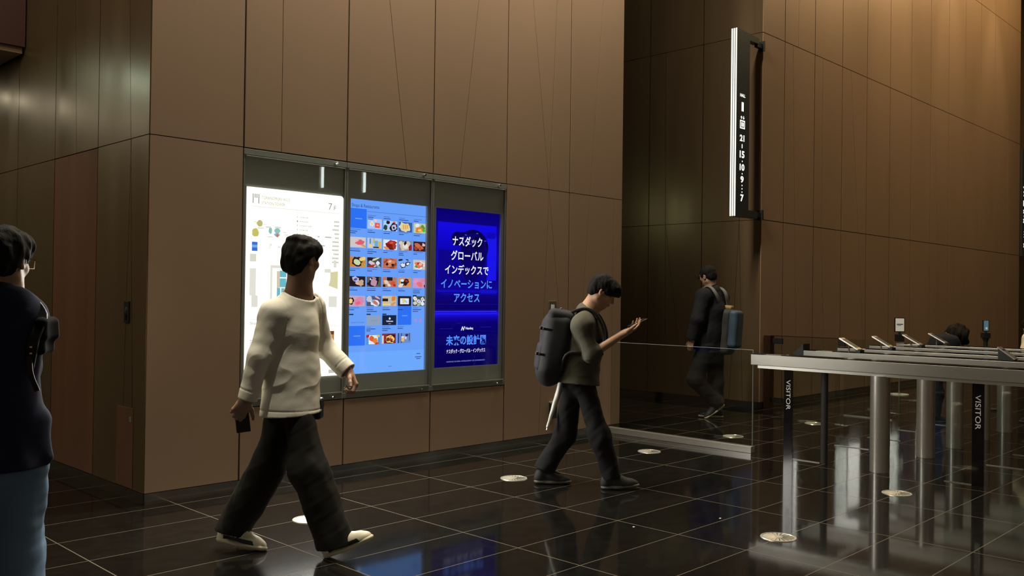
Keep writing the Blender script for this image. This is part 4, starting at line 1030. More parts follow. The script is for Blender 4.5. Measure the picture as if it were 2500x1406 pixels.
def hand(V, w, d, n, side, curl, spread=0.0, sc=1.0, k=0.006):
    """palm, four separate fingers and a thumb; n = way the palm faces, side = +1 right hand, -1 left"""
    w = np.array(w, float); d = nz(d); n = np.array(n, float); n = nz(n-d*np.dot(n, d)); s = np.cross(d, n)*side
    K = []
    for i in range(4):
        b = w+s*(0.016-0.0105*i)*sc; kn = w+d*(0.090, 0.094, 0.090, 0.081)[i]*sc+s*(0.032-0.0215*i)*sc
        V.cap(b, kn, 0.0165*sc, 0.0125*sc, 0.014); K.append(kn)
    V.cap(w-d*0.02*sc, w+d*0.03*sc, 0.026*sc, 0.030*sc, 0.02, (n, 0.7))
    Ls = ((0.042, 0.026, 0.021), (0.046, 0.030, 0.022), (0.043, 0.028, 0.022), (0.033, 0.021, 0.019))
    for i in range(4):
        p = K[i]; a = 0; base = nz(d+s*spread*(1.5-i)*0.2)
        for j in range(3):
            a += math.radians(curl[j]*(1+0.06*i))
            v = base*math.cos(a)+n*math.sin(a); e = p+v*Ls[i][j]*sc
            r0 = (0.0098, 0.0090, 0.0083)[j]*sc*(0.9 if i == 3 else 1); r1 = (0.0090, 0.0083, 0.0070)[j]*sc*(0.9 if i == 3 else 1)
            V.cap(p, e, r0, r1, 0.004 if j else 0.008); p = e
    p = w+d*0.022*sc+s*0.022*sc+n*0.006*sc; v = nz(0.55*d+0.72*s+0.35*n)
    for L, r0, r1, dv in ((0.044, 0.0155, 0.0125, 0.0), (0.032, 0.0115, 0.0100, 0.35), (0.027, 0.0098, 0.0078, 0.25)):
        v = nz(v+dv*(d*0.9+n*0.25)); e = p+v*L*sc; V.cap(p, e, r0*sc, r1*sc, 0.008); p = e

def head_frame(J):
    f = nz(np.array(J['face'])-np.array(J['head'])); u = np.array(J['head'])-np.array(J['neck']); u = nz(0.45*nz(u)+0.55*Z)
    u = nz(u-f*np.dot(u, f)); return f, u, np.cross(f, u)

def body(J, o, root, h):
    """one continuous skin: head with a face, neck, trunk, limbs and hands"""
    A = {k: np.array(v, float) for k, v in J.items()}
    allp = np.array([v for k, v in J.items() if not k.startswith(('bag', 'umb', 'phone'))])
    V = Vox(allp.min(0)-0.20, allp.max(0)+0.20, h)
    f, u, r = head_frame(J); H = A['head']; ax = (f, r, u); s = o.get('head', 1.0)
    E = lambda c, rad, k=0.02, op='u': V.ell(H+(c[0]*f+c[1]*r+c[2]*u)*s, ax, [q*s for q in rad], k, op)
    C = lambda a, b, ra, rb, k=0.02: V.cap(H+(a[0]*f+a[1]*r+a[2]*u)*s, H+(b[0]*f+b[1]*r+b[2]*u)*s, ra*s, rb*s, k)
    E((-0.012, 0, 0.028), (0.098, 0.077, 0.090)); E((0.022, 0, -0.030), (0.074, 0.064, 0.082))
    for q in (-1, 1):
        C((-0.01, 0.052*q, -0.062), (0.062, 0.014*q, -0.092), 0.022, 0.019, 0.03)
        E((0.060, 0.042*q, -0.022), (0.026, 0.022, 0.024), 0.02)
    E((0.074, 0, 0.030), (0.022, 0.050, 0.014), 0.02)
    for q in (-1, 1):
        E((0.094, 0.031*q, 0.008), (0.014, 0.016, 0.010), 0.012, 's'); E((0.079, 0.031*q, 0.007), (0.0125, 0.0135, 0.0115), 0.004)
    C((0.088, 0, 0.008), (0.110, 0, -0.030), 0.008, 0.0115, 0.014)
    for q in (-1, 1): E((0.098, 0.012*q, -0.033), (0.010, 0.009, 0.007), 0.008)
    E((0.090, 0, -0.058), (0.013, 0.024, 0.006), 0.006); E((0.087, 0, -0.069), (0.013, 0.021, 0.007), 0.006)
    for q in (-1, 1):
        E((-0.010, 0.080*q, -0.006), (0.020, 0.008, 0.033), 0.006); E((-0.004, 0.086*q, -0.004), (0.010, 0.005, 0.018), 0.004, 's')
    V.cap(H-f*0.03-u*0.03, A['nbase'], 0.054*s, 0.062, 0.03); V.cap(H+f*0.02-u*0.07, A['nbase']+f*0.02, 0.045*s, 0.05, 0.03)
    L = A['sl']-A['sr']; fr = nz(np.cross(L, Z)); sqz = (fr, 0.68)
    V.cap(A['nbase'], A['chest'], 0.08, 0.135, 0.05, sqz); V.cap(A['chest'], A['waist'], 0.135, 0.118, 0.05, sqz); V.cap(A['waist'], A['pelvis'], 0.12, 0.135, 0.05, (fr, 0.75))
    V.cap(A['sr'], A['sl'], 0.045, 0.045, 0.05)
    for q, sd in (('r', 1), ('l', -1)):
        V.cap(A['s'+q], A['e'+q], 0.045, 0.037, 0.03); V.cap(A['e'+q], A['w'+q], 0.038, 0.026, 0.02)
        V.cap(A['h'+q], A['n'+q], 0.056, 0.050, 0.04); V.cap(A['n'+q], A['a'+q], 0.050, 0.036, 0.03)
        V.cap(A['a'+q], A['a'+q]+0.6*(A['t'+q]-A['a'+q]), 0.033, 0.026, 0.02)
        hd = o.get('hand_'+q)
        if hd: hand(V, A['w'+q], hd[0], hd[1], sd, hd[2], hd[3] if len(hd) > 3 else 0, 1.0)
        else: hand(V, A['w'+q], A['k'+q]-A['w'+q], -L*(1 if q == 'l' else -1), sd, (25, 30, 20))
    sk = np.array(o.get('skin', (0.36, 0.21, 0.135)))
    def paint(P):
        c = np.tile(sk, (len(P), 1)); D = (P-H)/s; a, b, e = D@f, D@r, D@u
        def reg(fa, fb, fe, ra, rb, re, col):
            m = ((a-fa)/ra)**2+((np.abs(b)-fb)/rb)**2+((e-fe)/re)**2 < 1; c[m] = col
        for q in 'rl':
            m = np.linalg.norm(P-A['a'+q], axis=1) < 0.16; c[m] = (0.012, 0.012, 0.012)
        reg(0.095, 0.0, -0.063, 0.03, 0.025, 0.011, sk*(0.85, 0.55, 0.55))
        reg(0.090, 0.031, 0.007, 0.02, 0.0135, 0.0065, (0.4, 0.38, 0.35)); reg(0.092, 0.031, 0.007, 0.02, 0.0062, 0.0065, (0.01, 0.008, 0.006))
        reg(0.092, 0.033, 0.029, 0.03, 0.020, 0.0050, (0.015, 0.012, 0.01))
        return c
    return V.build('body', M['skin'], root, paint)

def hair(J, o, root, m, h=0.004):
    f, u, r = head_frame(J); H = np.array(J['head'], float); s = o.get('head', 1.0)
    V = Vox(H-0.22*s, H+0.22*s, h); ax = (f, r, u)
    E = lambda c, rad, k=0.02, op='u': V.ell(H+(c[0]*f+c[1]*r+c[2]*u)*s, ax, [q*s for q in rad], k, op)
    for it in o['hair']: E(*it)
    V.shift(o.get('lock', 0.006), o.get('seed', 1), o.get('lockf', 75), (1, 1, 0.45))
    V.shift(0.0018, 31, 190, (1, 1, 0.30))
    for it in o.get('hair_cut', ()): E(it[0], it[1], 0.008, 's')
    return V.build('hair', m, root)

def shoe(J, q, root, upper, sole_m, accent=None, wear=None, h=0.004, drop=True, sc=1.0):
    a = np.array(J['a'+q], float); t = np.array(J['t'+q], float); v = t-a
    sh = nz(np.array(J['n'+q], float)-a)
    lat = nz(np.cross(v, sh)); k = np.linalg.norm(v)/0.2136
    th = math.atan2(0.075, 0.2); fd = nz(v); upv = np.cross(lat, fd); fd = nz(fd*math.cos(th)+upv*math.sin(th)); upv = np.cross(lat, fd)
    k = min(max(k, 0.95), 1.12)*sc
    ax = (fd, lat, upv)
    P = lambda x, y, z: a+(fd*x+lat*y+upv*z)*k
    def low(zs): return zs
    S = Vox(a-0.30, a+0.32, h)
    S.cap(P(-0.045, 0, -0.060), P(0.05, 0, -0.062), 0.042*k, 0.043*k, 0.02, (upv, 0.50)); S.cap(P(0.05, 0, -0.062), P(0.168, 0.0, -0.056), 0.045*k, 0.043*k, 0.02, (upv, 0.40))
    S.cut(P(0, 0, -0.074), -upv)
    U_ = Vox(a-0.30, a+0.32, h)
    U_.cap(P(-0.048, 0, -0.038), P(-0.030, 0, 0.020), 0.038*k, 0.037*k, 0.03); U_.cap(P(-0.028, 0, -0.012), P(0.06, 0, -0.018), 0.043*k, 0.040*k, 0.03); U_.cap(P(0.05, 0, -0.026), P(0.135, 0, -0.042), 0.042*k, 0.038*k, 0.03); U_.cap(P(0.10, 0, -0.042), P(0.170, 0, -0.046), 0.040*k, 0.033*k, 0.03, (upv, 0.80))
    U_.cap(P(0.0, 0, 0.012), P(0.05, 0, 0.012), 0.016*k, 0.012*k, 0.012)
    U_.cut(P(0, 0, -0.052), -upv); U_.cut(P(-0.02, 0, 0.036), nz(upv*0.9-fd*0.15))
    Vs, Qs = S.mesh(); Vu, Qu = U_.mesh()
    dz = Vs[:, 2].min() if drop else 0.0
    Vs[:, 2] -= dz; Vu[:, 2] -= dz
    pt = None
    if accent is not None:
        def pt(Pv):
            D = (Pv+np.array((0, 0, dz))-a)/k; x, y, z = D@fd, D@lat, D@upv
            c = np.tile(np.array(accent[0]), (len(Pv), 1))
            m = ((z < -0.030) & (x > -0.035) & (x < 0.15-0.6*(z+0.052))) | ((x < 0.045) & (x > -0.03) & (z > -0.006)) | ((np.abs(y) < 0.021) & (x > 0.0) & (x < 0.095) & (z > -0.03)) | ((x+z > 0.015) & (x+z < 0.032) & (z < 0)) | (x < -0.055) & (z > -0.012)
            c[m] = accent[1]; return c
    so = mesh_np('shoe', Vu, Qu, upper, root, pt)
    mesh_np('sole', Vs, Qs, sole_m, so)
    return so

def trousers(J, o, root, m, h=0.005):
    A = {k: np.array(v, float) for k, v in J.items()}
    pts = np.array([A[k] for k in ('pelvis', 'hr', 'hl', 'nr', 'nl', 'ar', 'al', 'waist')])
    V = Vox(pts.min(0)-0.20, pts.max(0)+0.16, h)
    fr = nz(np.cross(A['sl']-A['sr'], Z)); W = o['legs']
    V.cap(A['pelvis']+0.10*nz(A['waist']-A['pelvis']), A['pelvis']-Z*0.03, W[0]*0.96, W[0], 0.04, (fr, 0.78))
    for q in 'rl':
        V.cap(A['h'+q], A['n'+q], W[1], W[2], 0.05)
        e = A['a'+q]+nz(A['a'+q]-A['n'+q])*0.06
        V.cap(A['n'+q], e, W[2], W[3], 0.05)
        if o.get('knee'): V.ell(A['n'+q]+fr*0.02, (fr, nz(A['sl']-A['sr']), Z), (W[2]*1.0, W[2]*0.9, W[2]*1.2), 0.04)
    V.shift(o.get('fold', 0.006), o.get('seed', 1)+5, o.get('foldf', 20), (1.2, 1.2, 0.55)); V.shift(0.003, o.get('seed', 1)+9, 48, (0.8, 0.8, 1.2))
    V.hollow(0.012)
    for q in 'rl':
        d = nz(A['a'+q]-A['n'+q]); c = A['a'+q]+d*o.get('hem', 0.02)
        hd = nz(d*0.75-Z*0.5)
        V.cut(c, hd, c-0.17, c+0.17)
    V.cut(A['pelvis']+Z*o.get('top', 0.10), Z)
    return V.build('trousers', m, root)

def shirt(J, o, root, m, h=0.005, name='shirt'):
    A = {k: np.array(v, float) for k, v in J.items()}
    pts = np.array([A[k] for k in ('nbase', 'sr', 'sl', 'er', 'el', 'wr', 'wl', 'pelvis', 'chest')])
    V = Vox(pts.min(0)-0.24, pts.max(0)+0.16, h)
    L = A['sl']-A['sr']; lat = nz(L); fr = nz(np.cross(L, Z)); T_ = o['trunk']; sq = (fr, o.get('flat', 0.70))
    hemp = np.array(o['hem_at'], float) if 'hem_at' in o else A['pelvis']-Z*0.05
    V.cap(A['nbase']-Z*0.01, A['chest'], 0.085, T_[0], 0.06, sq)
    V.cap(A['chest'], A['waist'], T_[0], T_[1], 0.05, sq); V.cap(A['waist'], hemp, T_[1], T_[2], 0.05, sq)
    V.cap(A['sr']*0.97+A['sl']*0.03, A['sl']*0.97+A['sr']*0.03, o['slv'][0]*0.95, o['slv'][0]*0.95, 0.06)
    V.cap(A['nbase']+Z*0.005, A['sr'], 0.062, o['slv'][0]*0.8, 0.05); V.cap(A['nbase']+Z*0.005, A['sl'], 0.062, o['slv'][0]*0.8, 0.05)
    for it in o.get('extra', ()): V.cap(*it)
    ends = {}
    for q in 'rl':
        s_, e_, w_ = A['s'+q], A['e'+q], A['w'+q]; S = o['slv']
        end = w_ if o.get('slen', {}).get(q, 1.0) >= 1 else e_+(w_-e_)*o['slen'][q]
        V.cap(s_, e_, S[0], S[1], 0.045); V.cap(e_, end+nz(w_-e_)*0.03, S[1], S[2], 0.03)
        if o.get('cuff'): V.cap(end-nz(w_-e_)*0.055, end+nz(w_-e_)*0.01, S[2]*1.0, S[2]*0.93, 0.012)
        ends[q] = (end, nz(w_-e_))
    V.shift(o.get('fold', 0.005), o.get('seed', 1), o.get('foldf', 22), o.get('fstr', (1.3, 1.3, 0.8))); V.shift(o.get('fine', 0.002), o.get('seed', 1)+3, 46, (1.0, 1.0, 1.3))
    if o.get('low'):
        V.shift(o['low'], o.get('seed', 1)+7, 17, (0.6, 0.6, 1.25), 0, None, None, (A['waist']-Z*0.06, 0.20), True)
    for q in 'rl':
        if o.get('elb'): V.shift(o['elb'], o.get('seed', 1)+11, 19, (0.8, 0.8, 1.2), 0, None, None, (A['e'+q], 0.14), True)
    def groove(p, n, c, rad, wid=0.0035, dep=0.0035):
        g = V.sl(np.array(c)-rad, np.array(c)+rad); x, y, z = V.pts(g); n = nz(n); p = np.array(p)
        d = (x-p[0])*n[0]+(y-p[1])*n[1]+(z-p[2])*n[2]; rr = np.sqrt((x-c[0])**2+(y-c[1])**2+(z-c[2])**2)
        V.F[g] += (dep*np.exp(-(d/wid)**2)*(rr < rad)).astype(np.float32)
    if o.get('seams'):
        for q in 'rl':
            dv = nz(A['nbase']*0.4+A['chest']*0.6-A['s'+q]); groove(A['s'+q]+dv*0.012, dv, A['s'+q], 0.125)
            groove(ends[q][0]-ends[q][1]*0.055, ends[q][1], ends[q][0]-ends[q][1]*0.05, 0.09)
        groove(hemp+Z*0.026, Z, hemp+Z*0.03, 0.21)
    V.hollow(0.012)
    hn = np.array(o.get('hem_n', (0, 0, -1)), float)
    # hem: cut only round the trunk, sleeves keep their own length
    q = V.sl(hemp-np.array((0.26, 0.26, 0.30)), hemp+np.array((0.26, 0.26, 0.16))); x, y, z = V.pts(q)
    d = (x-hemp[0])*hn[0]+(y-hemp[1])*hn[1]+(z-hemp[2])*hn[2]
    far = np.ones(np.broadcast(x, y, z).shape, bool)
    for qq in 'rl':
        a = A['e'+qq]; ab = ends[qq][0]-a; t = np.clip(((x-a[0])*ab[0]+(y-a[1])*ab[1]+(z-a[2])*ab[2])/np.dot(ab, ab), 0, 1.2)
        far &= np.sqrt((x-a[0]-t*ab[0])**2+(y-a[1]-t*ab[1])**2+(z-a[2]-t*ab[2])**2) > o['slv'][2]+0.018
    V.F[q] = np.where(far, np.maximum(V.F[q], d), V.F[q])
    for qq in 'rl':
        c, d = ends[qq]; g = V.sl(c-0.11+d*0.05, c+0.11+d*0.05); x, y, z = V.pts(g)
        al = (x-c[0])*d[0]+(y-c[1])*d[1]+(z-c[2])*d[2]; rad = np.sqrt(np.maximum((x-c[0])**2+(y-c[1])**2+(z-c[2])**2-al**2, 0))
        V.F[g] = np.where(rad < o['slv'][2]+0.010, np.maximum(V.F[g], al), V.F[g])
    f, u, r = head_frame(J)   # neck opening
    n0 = np.array(o.get('neck_at', A['nbase']+Z*o.get('nz', 0.012)), float); nd = nz(A['head']-A['nbase'])
    pn = nz(nd+fr*0.40); pc_ = A['nbase']+Z*o.get('nline', 0.030)
    V.cut(pc_, pn, pc_-0.12, pc_+0.12)
    V.cap(n0-nd*0.02, n0+nd*0.2, o.get('nr', 0.068), o.get('nr', 0.068), 0.004, None, 's')
    if o.get('collar'):
        V2 = Vox(n0-0.15, n0+0.15, h); V2.cap(n0-nd*0.015, n0+nd*o['collar'], 0.078, 0.074, 0.01); V2.cap(n0-nd*0.05, n0+nd*0.12, 0.064, 0.064, 0.004, None, 's'); V2.cut(n0+nd*o['collar'], nd)
        V2.build('collar', m, root)
    return V.build(name, m, root)

def blob(name, m, parent, prims, lo, hi, h=0.005, fold=None, cuts=(), paint=None):
    V = Vox(lo, hi, h)
    for p in prims: getattr(V, p[0])(*p[1:])
    if fold: V.shift(*fold)
    for c in cuts: V.cut(*c)
    return V.build(name, m, parent, paint)
def band(name, m, parent, pts, wid, thick, side, h=0.004):
    """flat webbing strap: a smooth ribbon of real thickness through a row of points (wid = half width)"""
    P = [Vector(p) for p in pts]; Q = [P[0]*2-P[1]]+P+[P[-1]*2-P[-2]]; S = []
    for i in range(1, len(Q)-2):
        for k in range(6):
            t = k/6; a, b, c, d = Q[i-1:i+3]
            S.append(0.5*((2*b)+(c-a)*t+(2*a-5*b+4*c-d)*t*t+(3*b-3*c+d-a)*t**3))
    S.append(P[-1]); mb = MB(); n = len(S); vs = []
    sv = Vector(side)
    for i in range(n):
        t = (S[min(i+1, n-1)]-S[max(i-1, 0)]).normalized(); a = (sv-t*sv.dot(t)).normalized(); u = t.cross(a)
        vs += [S[i]+a*wid*x+u*thick*y for x, y in ((-1, -0.6), (-0.9, -1), (0.9, -1), (1, -0.6), (1, 0.6), (0.9, 1), (-0.9, 1), (-1, 0.6))]
    fs = [(i*8+k, i*8+(k+1) % 8, i*8+8+(k+1) % 8, i*8+8+k) for i in range(n-1) for k in range(8)]
    mb.add(vs, fs+[tuple(range(7, -1, -1)), tuple(range((n-1)*8, n*8))])
    return mb.build(name, m, parent, smooth=True)

POSE = {}
POSE['white_shirt'] = dict(head=(2.762, 4.326, 1.612), face=(2.868, 4.355, 1.600), neck=(2.755, 4.335, 1.480), nbase=(2.753, 4.338, 1.408), sr=(2.592, 4.318, 1.312), sl=(2.879, 4.396, 1.339), er=(2.519, 4.339, 1.086), wr=(2.474, 4.388, 0.851), kr=(2.458, 4.419, 0.768), el=(2.968, 4.408, 1.112), wl=(3.045, 4.273, 0.981), kl=(3.065, 4.225, 0.946), chest=(2.728, 4.365, 1.231), waist=(2.732, 4.365, 0.993), pelvis=(2.734, 4.364, 0.863), hr=(2.722, 4.300, 0.844), nr=(2.745, 4.187, 0.462), ar=(2.829, 4.077, 0.098), tr=(2.917, 3.958, 0.105), hl=(2.752, 4.430, 0.824), nl=(2.693, 4.527, 0.443), al=(2.534, 4.607, 0.122), tl=(2.604, 4.480, 0.043), phone=(2.456, 4.422, 0.717))
POSE['phone'] = dict(head=(5.357, 4.276, 1.465), face=(5.420, 4.211, 1.407), neck=(5.311, 4.324, 1.371), nbase=(5.280, 4.357, 1.299), sr=(5.128, 4.270, 1.208), sl=(5.417, 4.461, 1.198), er=(5.150, 4.205, 1.005), wr=(5.390, 4.103, 1.152), kr=(5.480, 4.081, 1.207), el=(5.413, 4.540, 0.960), wl=(5.349, 4.579, 0.769), kl=(5.320, 4.582, 0.707), chest=(5.270, 4.370, 1.098), waist=(5.244, 4.398, 0.943), pelvis=(5.239, 4.404, 0.844), hr=(5.215, 4.352, 0.821), nr=(5.276, 4.230, 0.397), ar=(5.339, 4.155, 0.084), tr=(5.453, 4.025, 0.033), hl=(5.270, 4.452, 0.806), nl=(5.234, 4.531, 0.363), al=(5.120, 4.622, 0.106), tl=(5.228, 4.512, 0.045), phone=(5.520, 4.069, 1.228), phone2=(5.566, 4.035, 1.256), bag=(5.093, 4.551, 1.048), bagt=(5.124, 4.516, 1.287), bagb=(5.080, 4.568, 0.832), umb1=(5.256, 4.532, 0.731), umb2=(5.101, 4.552, 0.439))
POSE['backpack'] = dict(head=(9.351, 5.866, 1.693), face=(9.365, 5.994, 1.665), neck=(9.373, 5.844, 1.596), nbase=(9.388, 5.830, 1.518), sl=(9.193, 5.830, 1.448), sr=(9.576, 5.810, 1.436), el=(9.101, 5.841, 1.178), wl=(9.104, 5.913, 0.944), kl=(9.092, 5.927, 0.876), er=(9.679, 5.823, 1.148), wr=(9.665, 5.840, 0.923), kr=(9.663, 5.844, 0.849), chest=(9.391, 5.829, 1.298), waist=(9.389, 5.836, 1.004), pelvis=(9.387, 5.839, 0.882), hl=(9.281, 5.834, 0.856), nl=(9.195, 5.926, 0.470), al=(9.408, 5.770, 0.183), tl=(9.335, 5.818, 0.057), hr=(9.495, 5.843, 0.849), nr=(9.488, 5.828, 0.397), ar=(9.489, 5.818, 0.064), tr=(9.397, 5.941, 0.005), bag=(9.533, 5.645, 1.047))
POSE['navy'] = dict(head=(1.111, 3.798, 1.534), face=(1.182, 3.869, 1.519), neck=(1.106, 3.806, 1.423), nbase=(1.093, 3.791, 1.390), sr=(1.189, 3.794, 1.302), sl=(0.986, 3.887, 1.305), er=(1.238, 3.961, 1.118), wr=(1.289, 4.168, 0.990), kr=(1.300, 4.243, 0.957), el=(0.957, 3.919, 1.087), wl=(0.983, 4.011, 0.857), kl=(0.989, 4.019, 0.784), chest=(1.090, 3.824, 1.227), waist=(1.094, 3.824, 0.961), pelvis=(1.099, 3.821, 0.829), hr=(1.160, 3.815, 0.799), nr=(1.187, 3.822, 0.406), ar=(1.174, 3.725, 0.082), tr=(1.271, 3.871, -0.076), hl=(1.032, 3.832, 0.811), nl=(1.020, 3.907, 0.381), al=(0.953, 3.836, 0.099), tl=(1.034, 4.042, -0.076))
def base(J): return (J['pelvis'][0], J['pelvis'][1], 0)
BASEHAIR = [((-0.014, 0, 0.034), (0.110, 0.090, 0.100))]

# --- man in the white shirt, walking, looking round at the map
J = POSE['white_shirt']
root = thing('person', 'man in white long-sleeved shirt and wide black trousers striding past the glowing map', 'person', base(J))
o = dict(head=1.02, skin=(0.32, 0.19, 0.125), seed=3,
         hair=[((-0.012, 0, 0.034), (0.110, 0.090, 0.090)), ((-0.055, 0, -0.01), (0.064, 0.080, 0.075)), ((0.045, 0, 0.062), (0.068, 0.080, 0.050)), ((-0.060, 0, -0.058), (0.040, 0.056, 0.042)), ((0.03, 0.0, 0.098), (0.06, 0.05, 0.026)), ((-0.05, 0.0, 0.096), (0.06, 0.06, 0.026))],
         hair_cut=[((0.125, 0, -0.060), (0.088, 0.115, 0.105)), ((0.015, 0.085, -0.055), (0.045, 0.045, 0.075)), ((0.015, -0.085, -0.055), (0.045, 0.045, 0.075))], lock=0.004, lockf=95,
         hand_r=(-0.5*np.array(RIGHT)-0.85*Z, np.array(FWD)*0.95-np.array(RIGHT)*0.3, (40, 50, 35)), hand_l=((0.25, -0.35, -0.75), (-0.65, 0.2, -0.5), (48, 62, 45)))
body(J, o, root, 0.004); hair(J, o, root, M['hair'])
M['white_shirt'] = cloth('white_jersey', (0.70, 0.67, 0.56), 120)
shirt(J, dict(trunk=(0.152, 0.152, 0.176), slv=(0.070, 0.062, 0.050), cuff=True, seams=True, nz=-0.030, nline=0.012, hem_at=np.array(J['pelvis'])-Z*0.105, hem_n=(0.06, -0.02, -1), fold=0.005, foldf=13, seed=4, fstr=(1.5, 1.5, 0.7), fine=0.0010, low=0.012, elb=0.008, nr=0.066, flat=0.92), root, M['white_shirt'], 0.0042)
M['black_twill'] = cloth('black_twill', (0.010, 0.009, 0.007), 150)
trousers(J, dict(legs=(0.130, 0.086, 0.098, 0.104), fold=0.012, foldf=14, seed=2, hem=0.035, top=-0.02), root, M['black_twill'])
M['sneaker'] = mat_attr('sneaker_leather', 0.5); M['cream_sole'] = mat('cream_rubber', (0.42, 0.38, 0.26), 0.6)
for q in 'rl': shoe(J, q, root, M['sneaker'], M['cream_sole'], ((0.52, 0.48, 0.36), (0.012, 0.011, 0.010)), h=0.003, sc=1.06)
def phone_thing(label, c, ax, parent=None):
    t = thing('phone', label, 'phone', tuple(c), None)
    V = Vox(np.array(c)-0.12, np.array(c)+0.12, 0.002); V.box(c, ax, (0.037, 0.075, 0.0045), 0.0042); V.build('phone_body', M['black'], t)
    mb = MB(); A_ = [Vector(a) for a in ax]; mb.obox(Vector(c)+A_[2]*0.0046, A_, (0.034, 0.071, 0.0004)); mb.build('phone_screen', M['black_gloss'], t)
    return t
hd_, hn_ = nz(-0.5*np.array(RIGHT)-0.85*Z), nz(np.array(FWD)*0.95-np.array(RIGHT)*0.3); hs_ = nz(np.cross(hd_, hn_))
pc = np.array(J['wr'])+hd_*0.105+hn_*0.030+hs_*0.035
pax = (nz(RIGHT), nz(np.array((0.08, 0, 1.0))), None)
pl_ = nz(-Z*0.97+np.array(RIGHT)*0.12); pn_ = nz(hn_-pl_*np.dot(hn_, pl_)); pax = (np.cross(pl_, pn_), pl_, pn_)
phone_thing('black phone hanging from the lowered hand of the man in the white shirt', pc, pax)
hp = np.array(J['pelvis'])+np.array((0.125, -0.06, -0.085))
t = thing('waist_pouch', 'small black pouch showing under the white shirt hem at the front', 'pouch', tuple(hp))
blob('pouch', M['black_soft'], t, [('box', hp, (nz(np.array(RIGHT)), nz(np.array(FWD)), Z), (0.030, 0.05, 0.055), 0.012)], hp-0.12, hp+0.12, 0.004)
blob('flap', M['black'], t, [('box', hp+Z*0.03, (nz(np.array(RIGHT)), nz(np.array(FWD)), Z), (0.033, 0.053, 0.030), 0.012)], hp-0.12, hp+0.12, 0.004)

# --- man reading his phone
J = POSE['phone']
root = thing('person', 'man in olive shirt and black trousers walking with head bent over his phone', 'person', base(J))
o = dict(head=1.0, skin=(0.40, 0.235, 0.15), seed=8,
         hair=[((-0.012, 0, 0.040), (0.112, 0.093, 0.094)), ((0.055, 0, 0.060), (0.072, 0.086, 0.060)), ((0.095, 0, 0.040), (0.030, 0.070, 0.036)), ((-0.055, 0, -0.012), (0.058, 0.078, 0.070)), ((0.02, 0, 0.02), (0.05, 0.091, 0.05))],
         hair_cut=[((0.120, 0, -0.066), (0.096, 0.115, 0.090)), ((0.004, 0.085, -0.070), (0.040, 0.045, 0.070)), ((0.004, -0.085, -0.070), (0.040, 0.045, 0.070)), ((-0.06, 0, -0.12), (0.09, 0.1, 0.05))], lock=0.003, lockf=90,
         hand_r=((0.84, -0.30, 0.42), (-0.30, 0.10, 0.95), (12, 22, 16)), hand_l=((-0.1, 0.0, -1.0), (0.5, 0.5, 0.0), (60, 65, 45)))
body(J, o, root, 0.004); hair(J, o, root, M['hair'])
M['olive'] = cloth('olive_cotton', (0.078, 0.073, 0.053), 120)
shirt(J, dict(trunk=(0.165, 0.165, 0.182), slv=(0.080, 0.062, 0.054), slen={'r': 0.24, 'l': 0.25}, hem_at=np.array(J['pelvis'])-Z*0.078, hem_n=(-0.10, 0.02, -1), fold=0.006, foldf=15, seed=12, fine=0.001, low=0.012, elb=0.014, nline=0.045, nr=0.066, flat=0.90,
              extra=[(np.array(J['er'])+np.array((0.0, 0.0, 0.03)), np.array(J['er'])+np.array((-0.005, 0.01, -0.045)), 0.045, 0.020, 0.03)]), root, M['olive'])
M['black_denim'] = cloth('black_denim', (0.009, 0.009, 0.010), 150)
trousers(J, dict(legs=(0.132, 0.080, 0.078, 0.066), fold=0.010, foldf=22, seed=6, hem=0.005, top=-0.01), root, M['black_denim'])
M['black_shoe'] = mat('black_shoe_mesh', (0.012, 0.012, 0.012), 0.7); M['grey_sole'] = mat('grey_rubber', (0.10, 0.095, 0.085), 0.6)
for q in 'rl': shoe(J, q, root, M['black_shoe'], M['grey_sole'], sc=1.02)
p1, p2 = np.array((5.500, 4.075, 1.222)), np.array((5.590, 4.025, 1.268)); pd = nz(p2-p1); pl = nz(np.cross(Z, pd)); pn = np.cross(pd, pl)
phone_thing('dark phone held out in front of the man with the bent head', p1*0.80+p2*0.20+pn*0.004, (pl, pd, pn))
# umbrella in the hidden hand, pointing back and down
a, b = np.array((5.262, 4.575, 0.80)), np.array((5.100, 4.585, 0.435))
t = thing('umbrella', 'rolled white umbrella slanting behind the thigh of the phone reader', 'umbrella', tuple(b))
M['umb'] = mat('milky_white_vinyl', (0.62, 0.60, 0.54), 0.35)
blob('canopy', M['umb'], t, [('cap', a*0.92+b*0.08, b, 0.027, 0.011, 0.02)], np.minimum(a, b)-0.06, np.maximum(a, b)+0.06, 0.003, (0.0012, 3, 140, (1, 1, 0.3)))
mb = MB(); mb.cyl(a+(a-b)*0.18, a*0.9+b*0.1, 0.009, n=14); mb.build('handle', M['black'], t, smooth=True)
mb = MB(); mb.cyl(b, b+(b-a)*0.06, 0.004, 0.003, n=10); mb.build('tip', M['chrome'], t)
# grey backpack
bt, bb = np.array(J['bagt']), np.array(J['bagb']); bu = nz(bt-bb); bf = np.array(RIGHT)*1.0; bf = nz(bf-bu*np.dot(bf, bu)); bs = np.cross(bf, bu)
bc = (bt+bb)/2+bs*0.0+bf*0.018
t = thing('backpack', 'large dark grey backpack on the back of the man reading his phone', 'backpack', (bc[0], bc[1], 0.8))
M['bag'] = mat('grey_nylon', (0.026, 0.026, 0.029), 0.75, 0, 0.2, noise=(6, 0.15, (1, 1, 1)), bump=(200, 0.3, 0.002, (1, 1, 1)))
bax = (bf, bs, bu)
blob('main_bag', M['bag'], t, [('box', bc, bax, (0.105, 0.150, 0.245), 0.07), ('cap', bc-bu*0.2-bf*0.02, bc+bu*0.12-bf*0.03, 0.115, 0.08, 0.05, (bs, 1.0))], bc-0.40, bc+0.40, 0.006, (0.010, 21, 17, (1, 1, 0.8)))
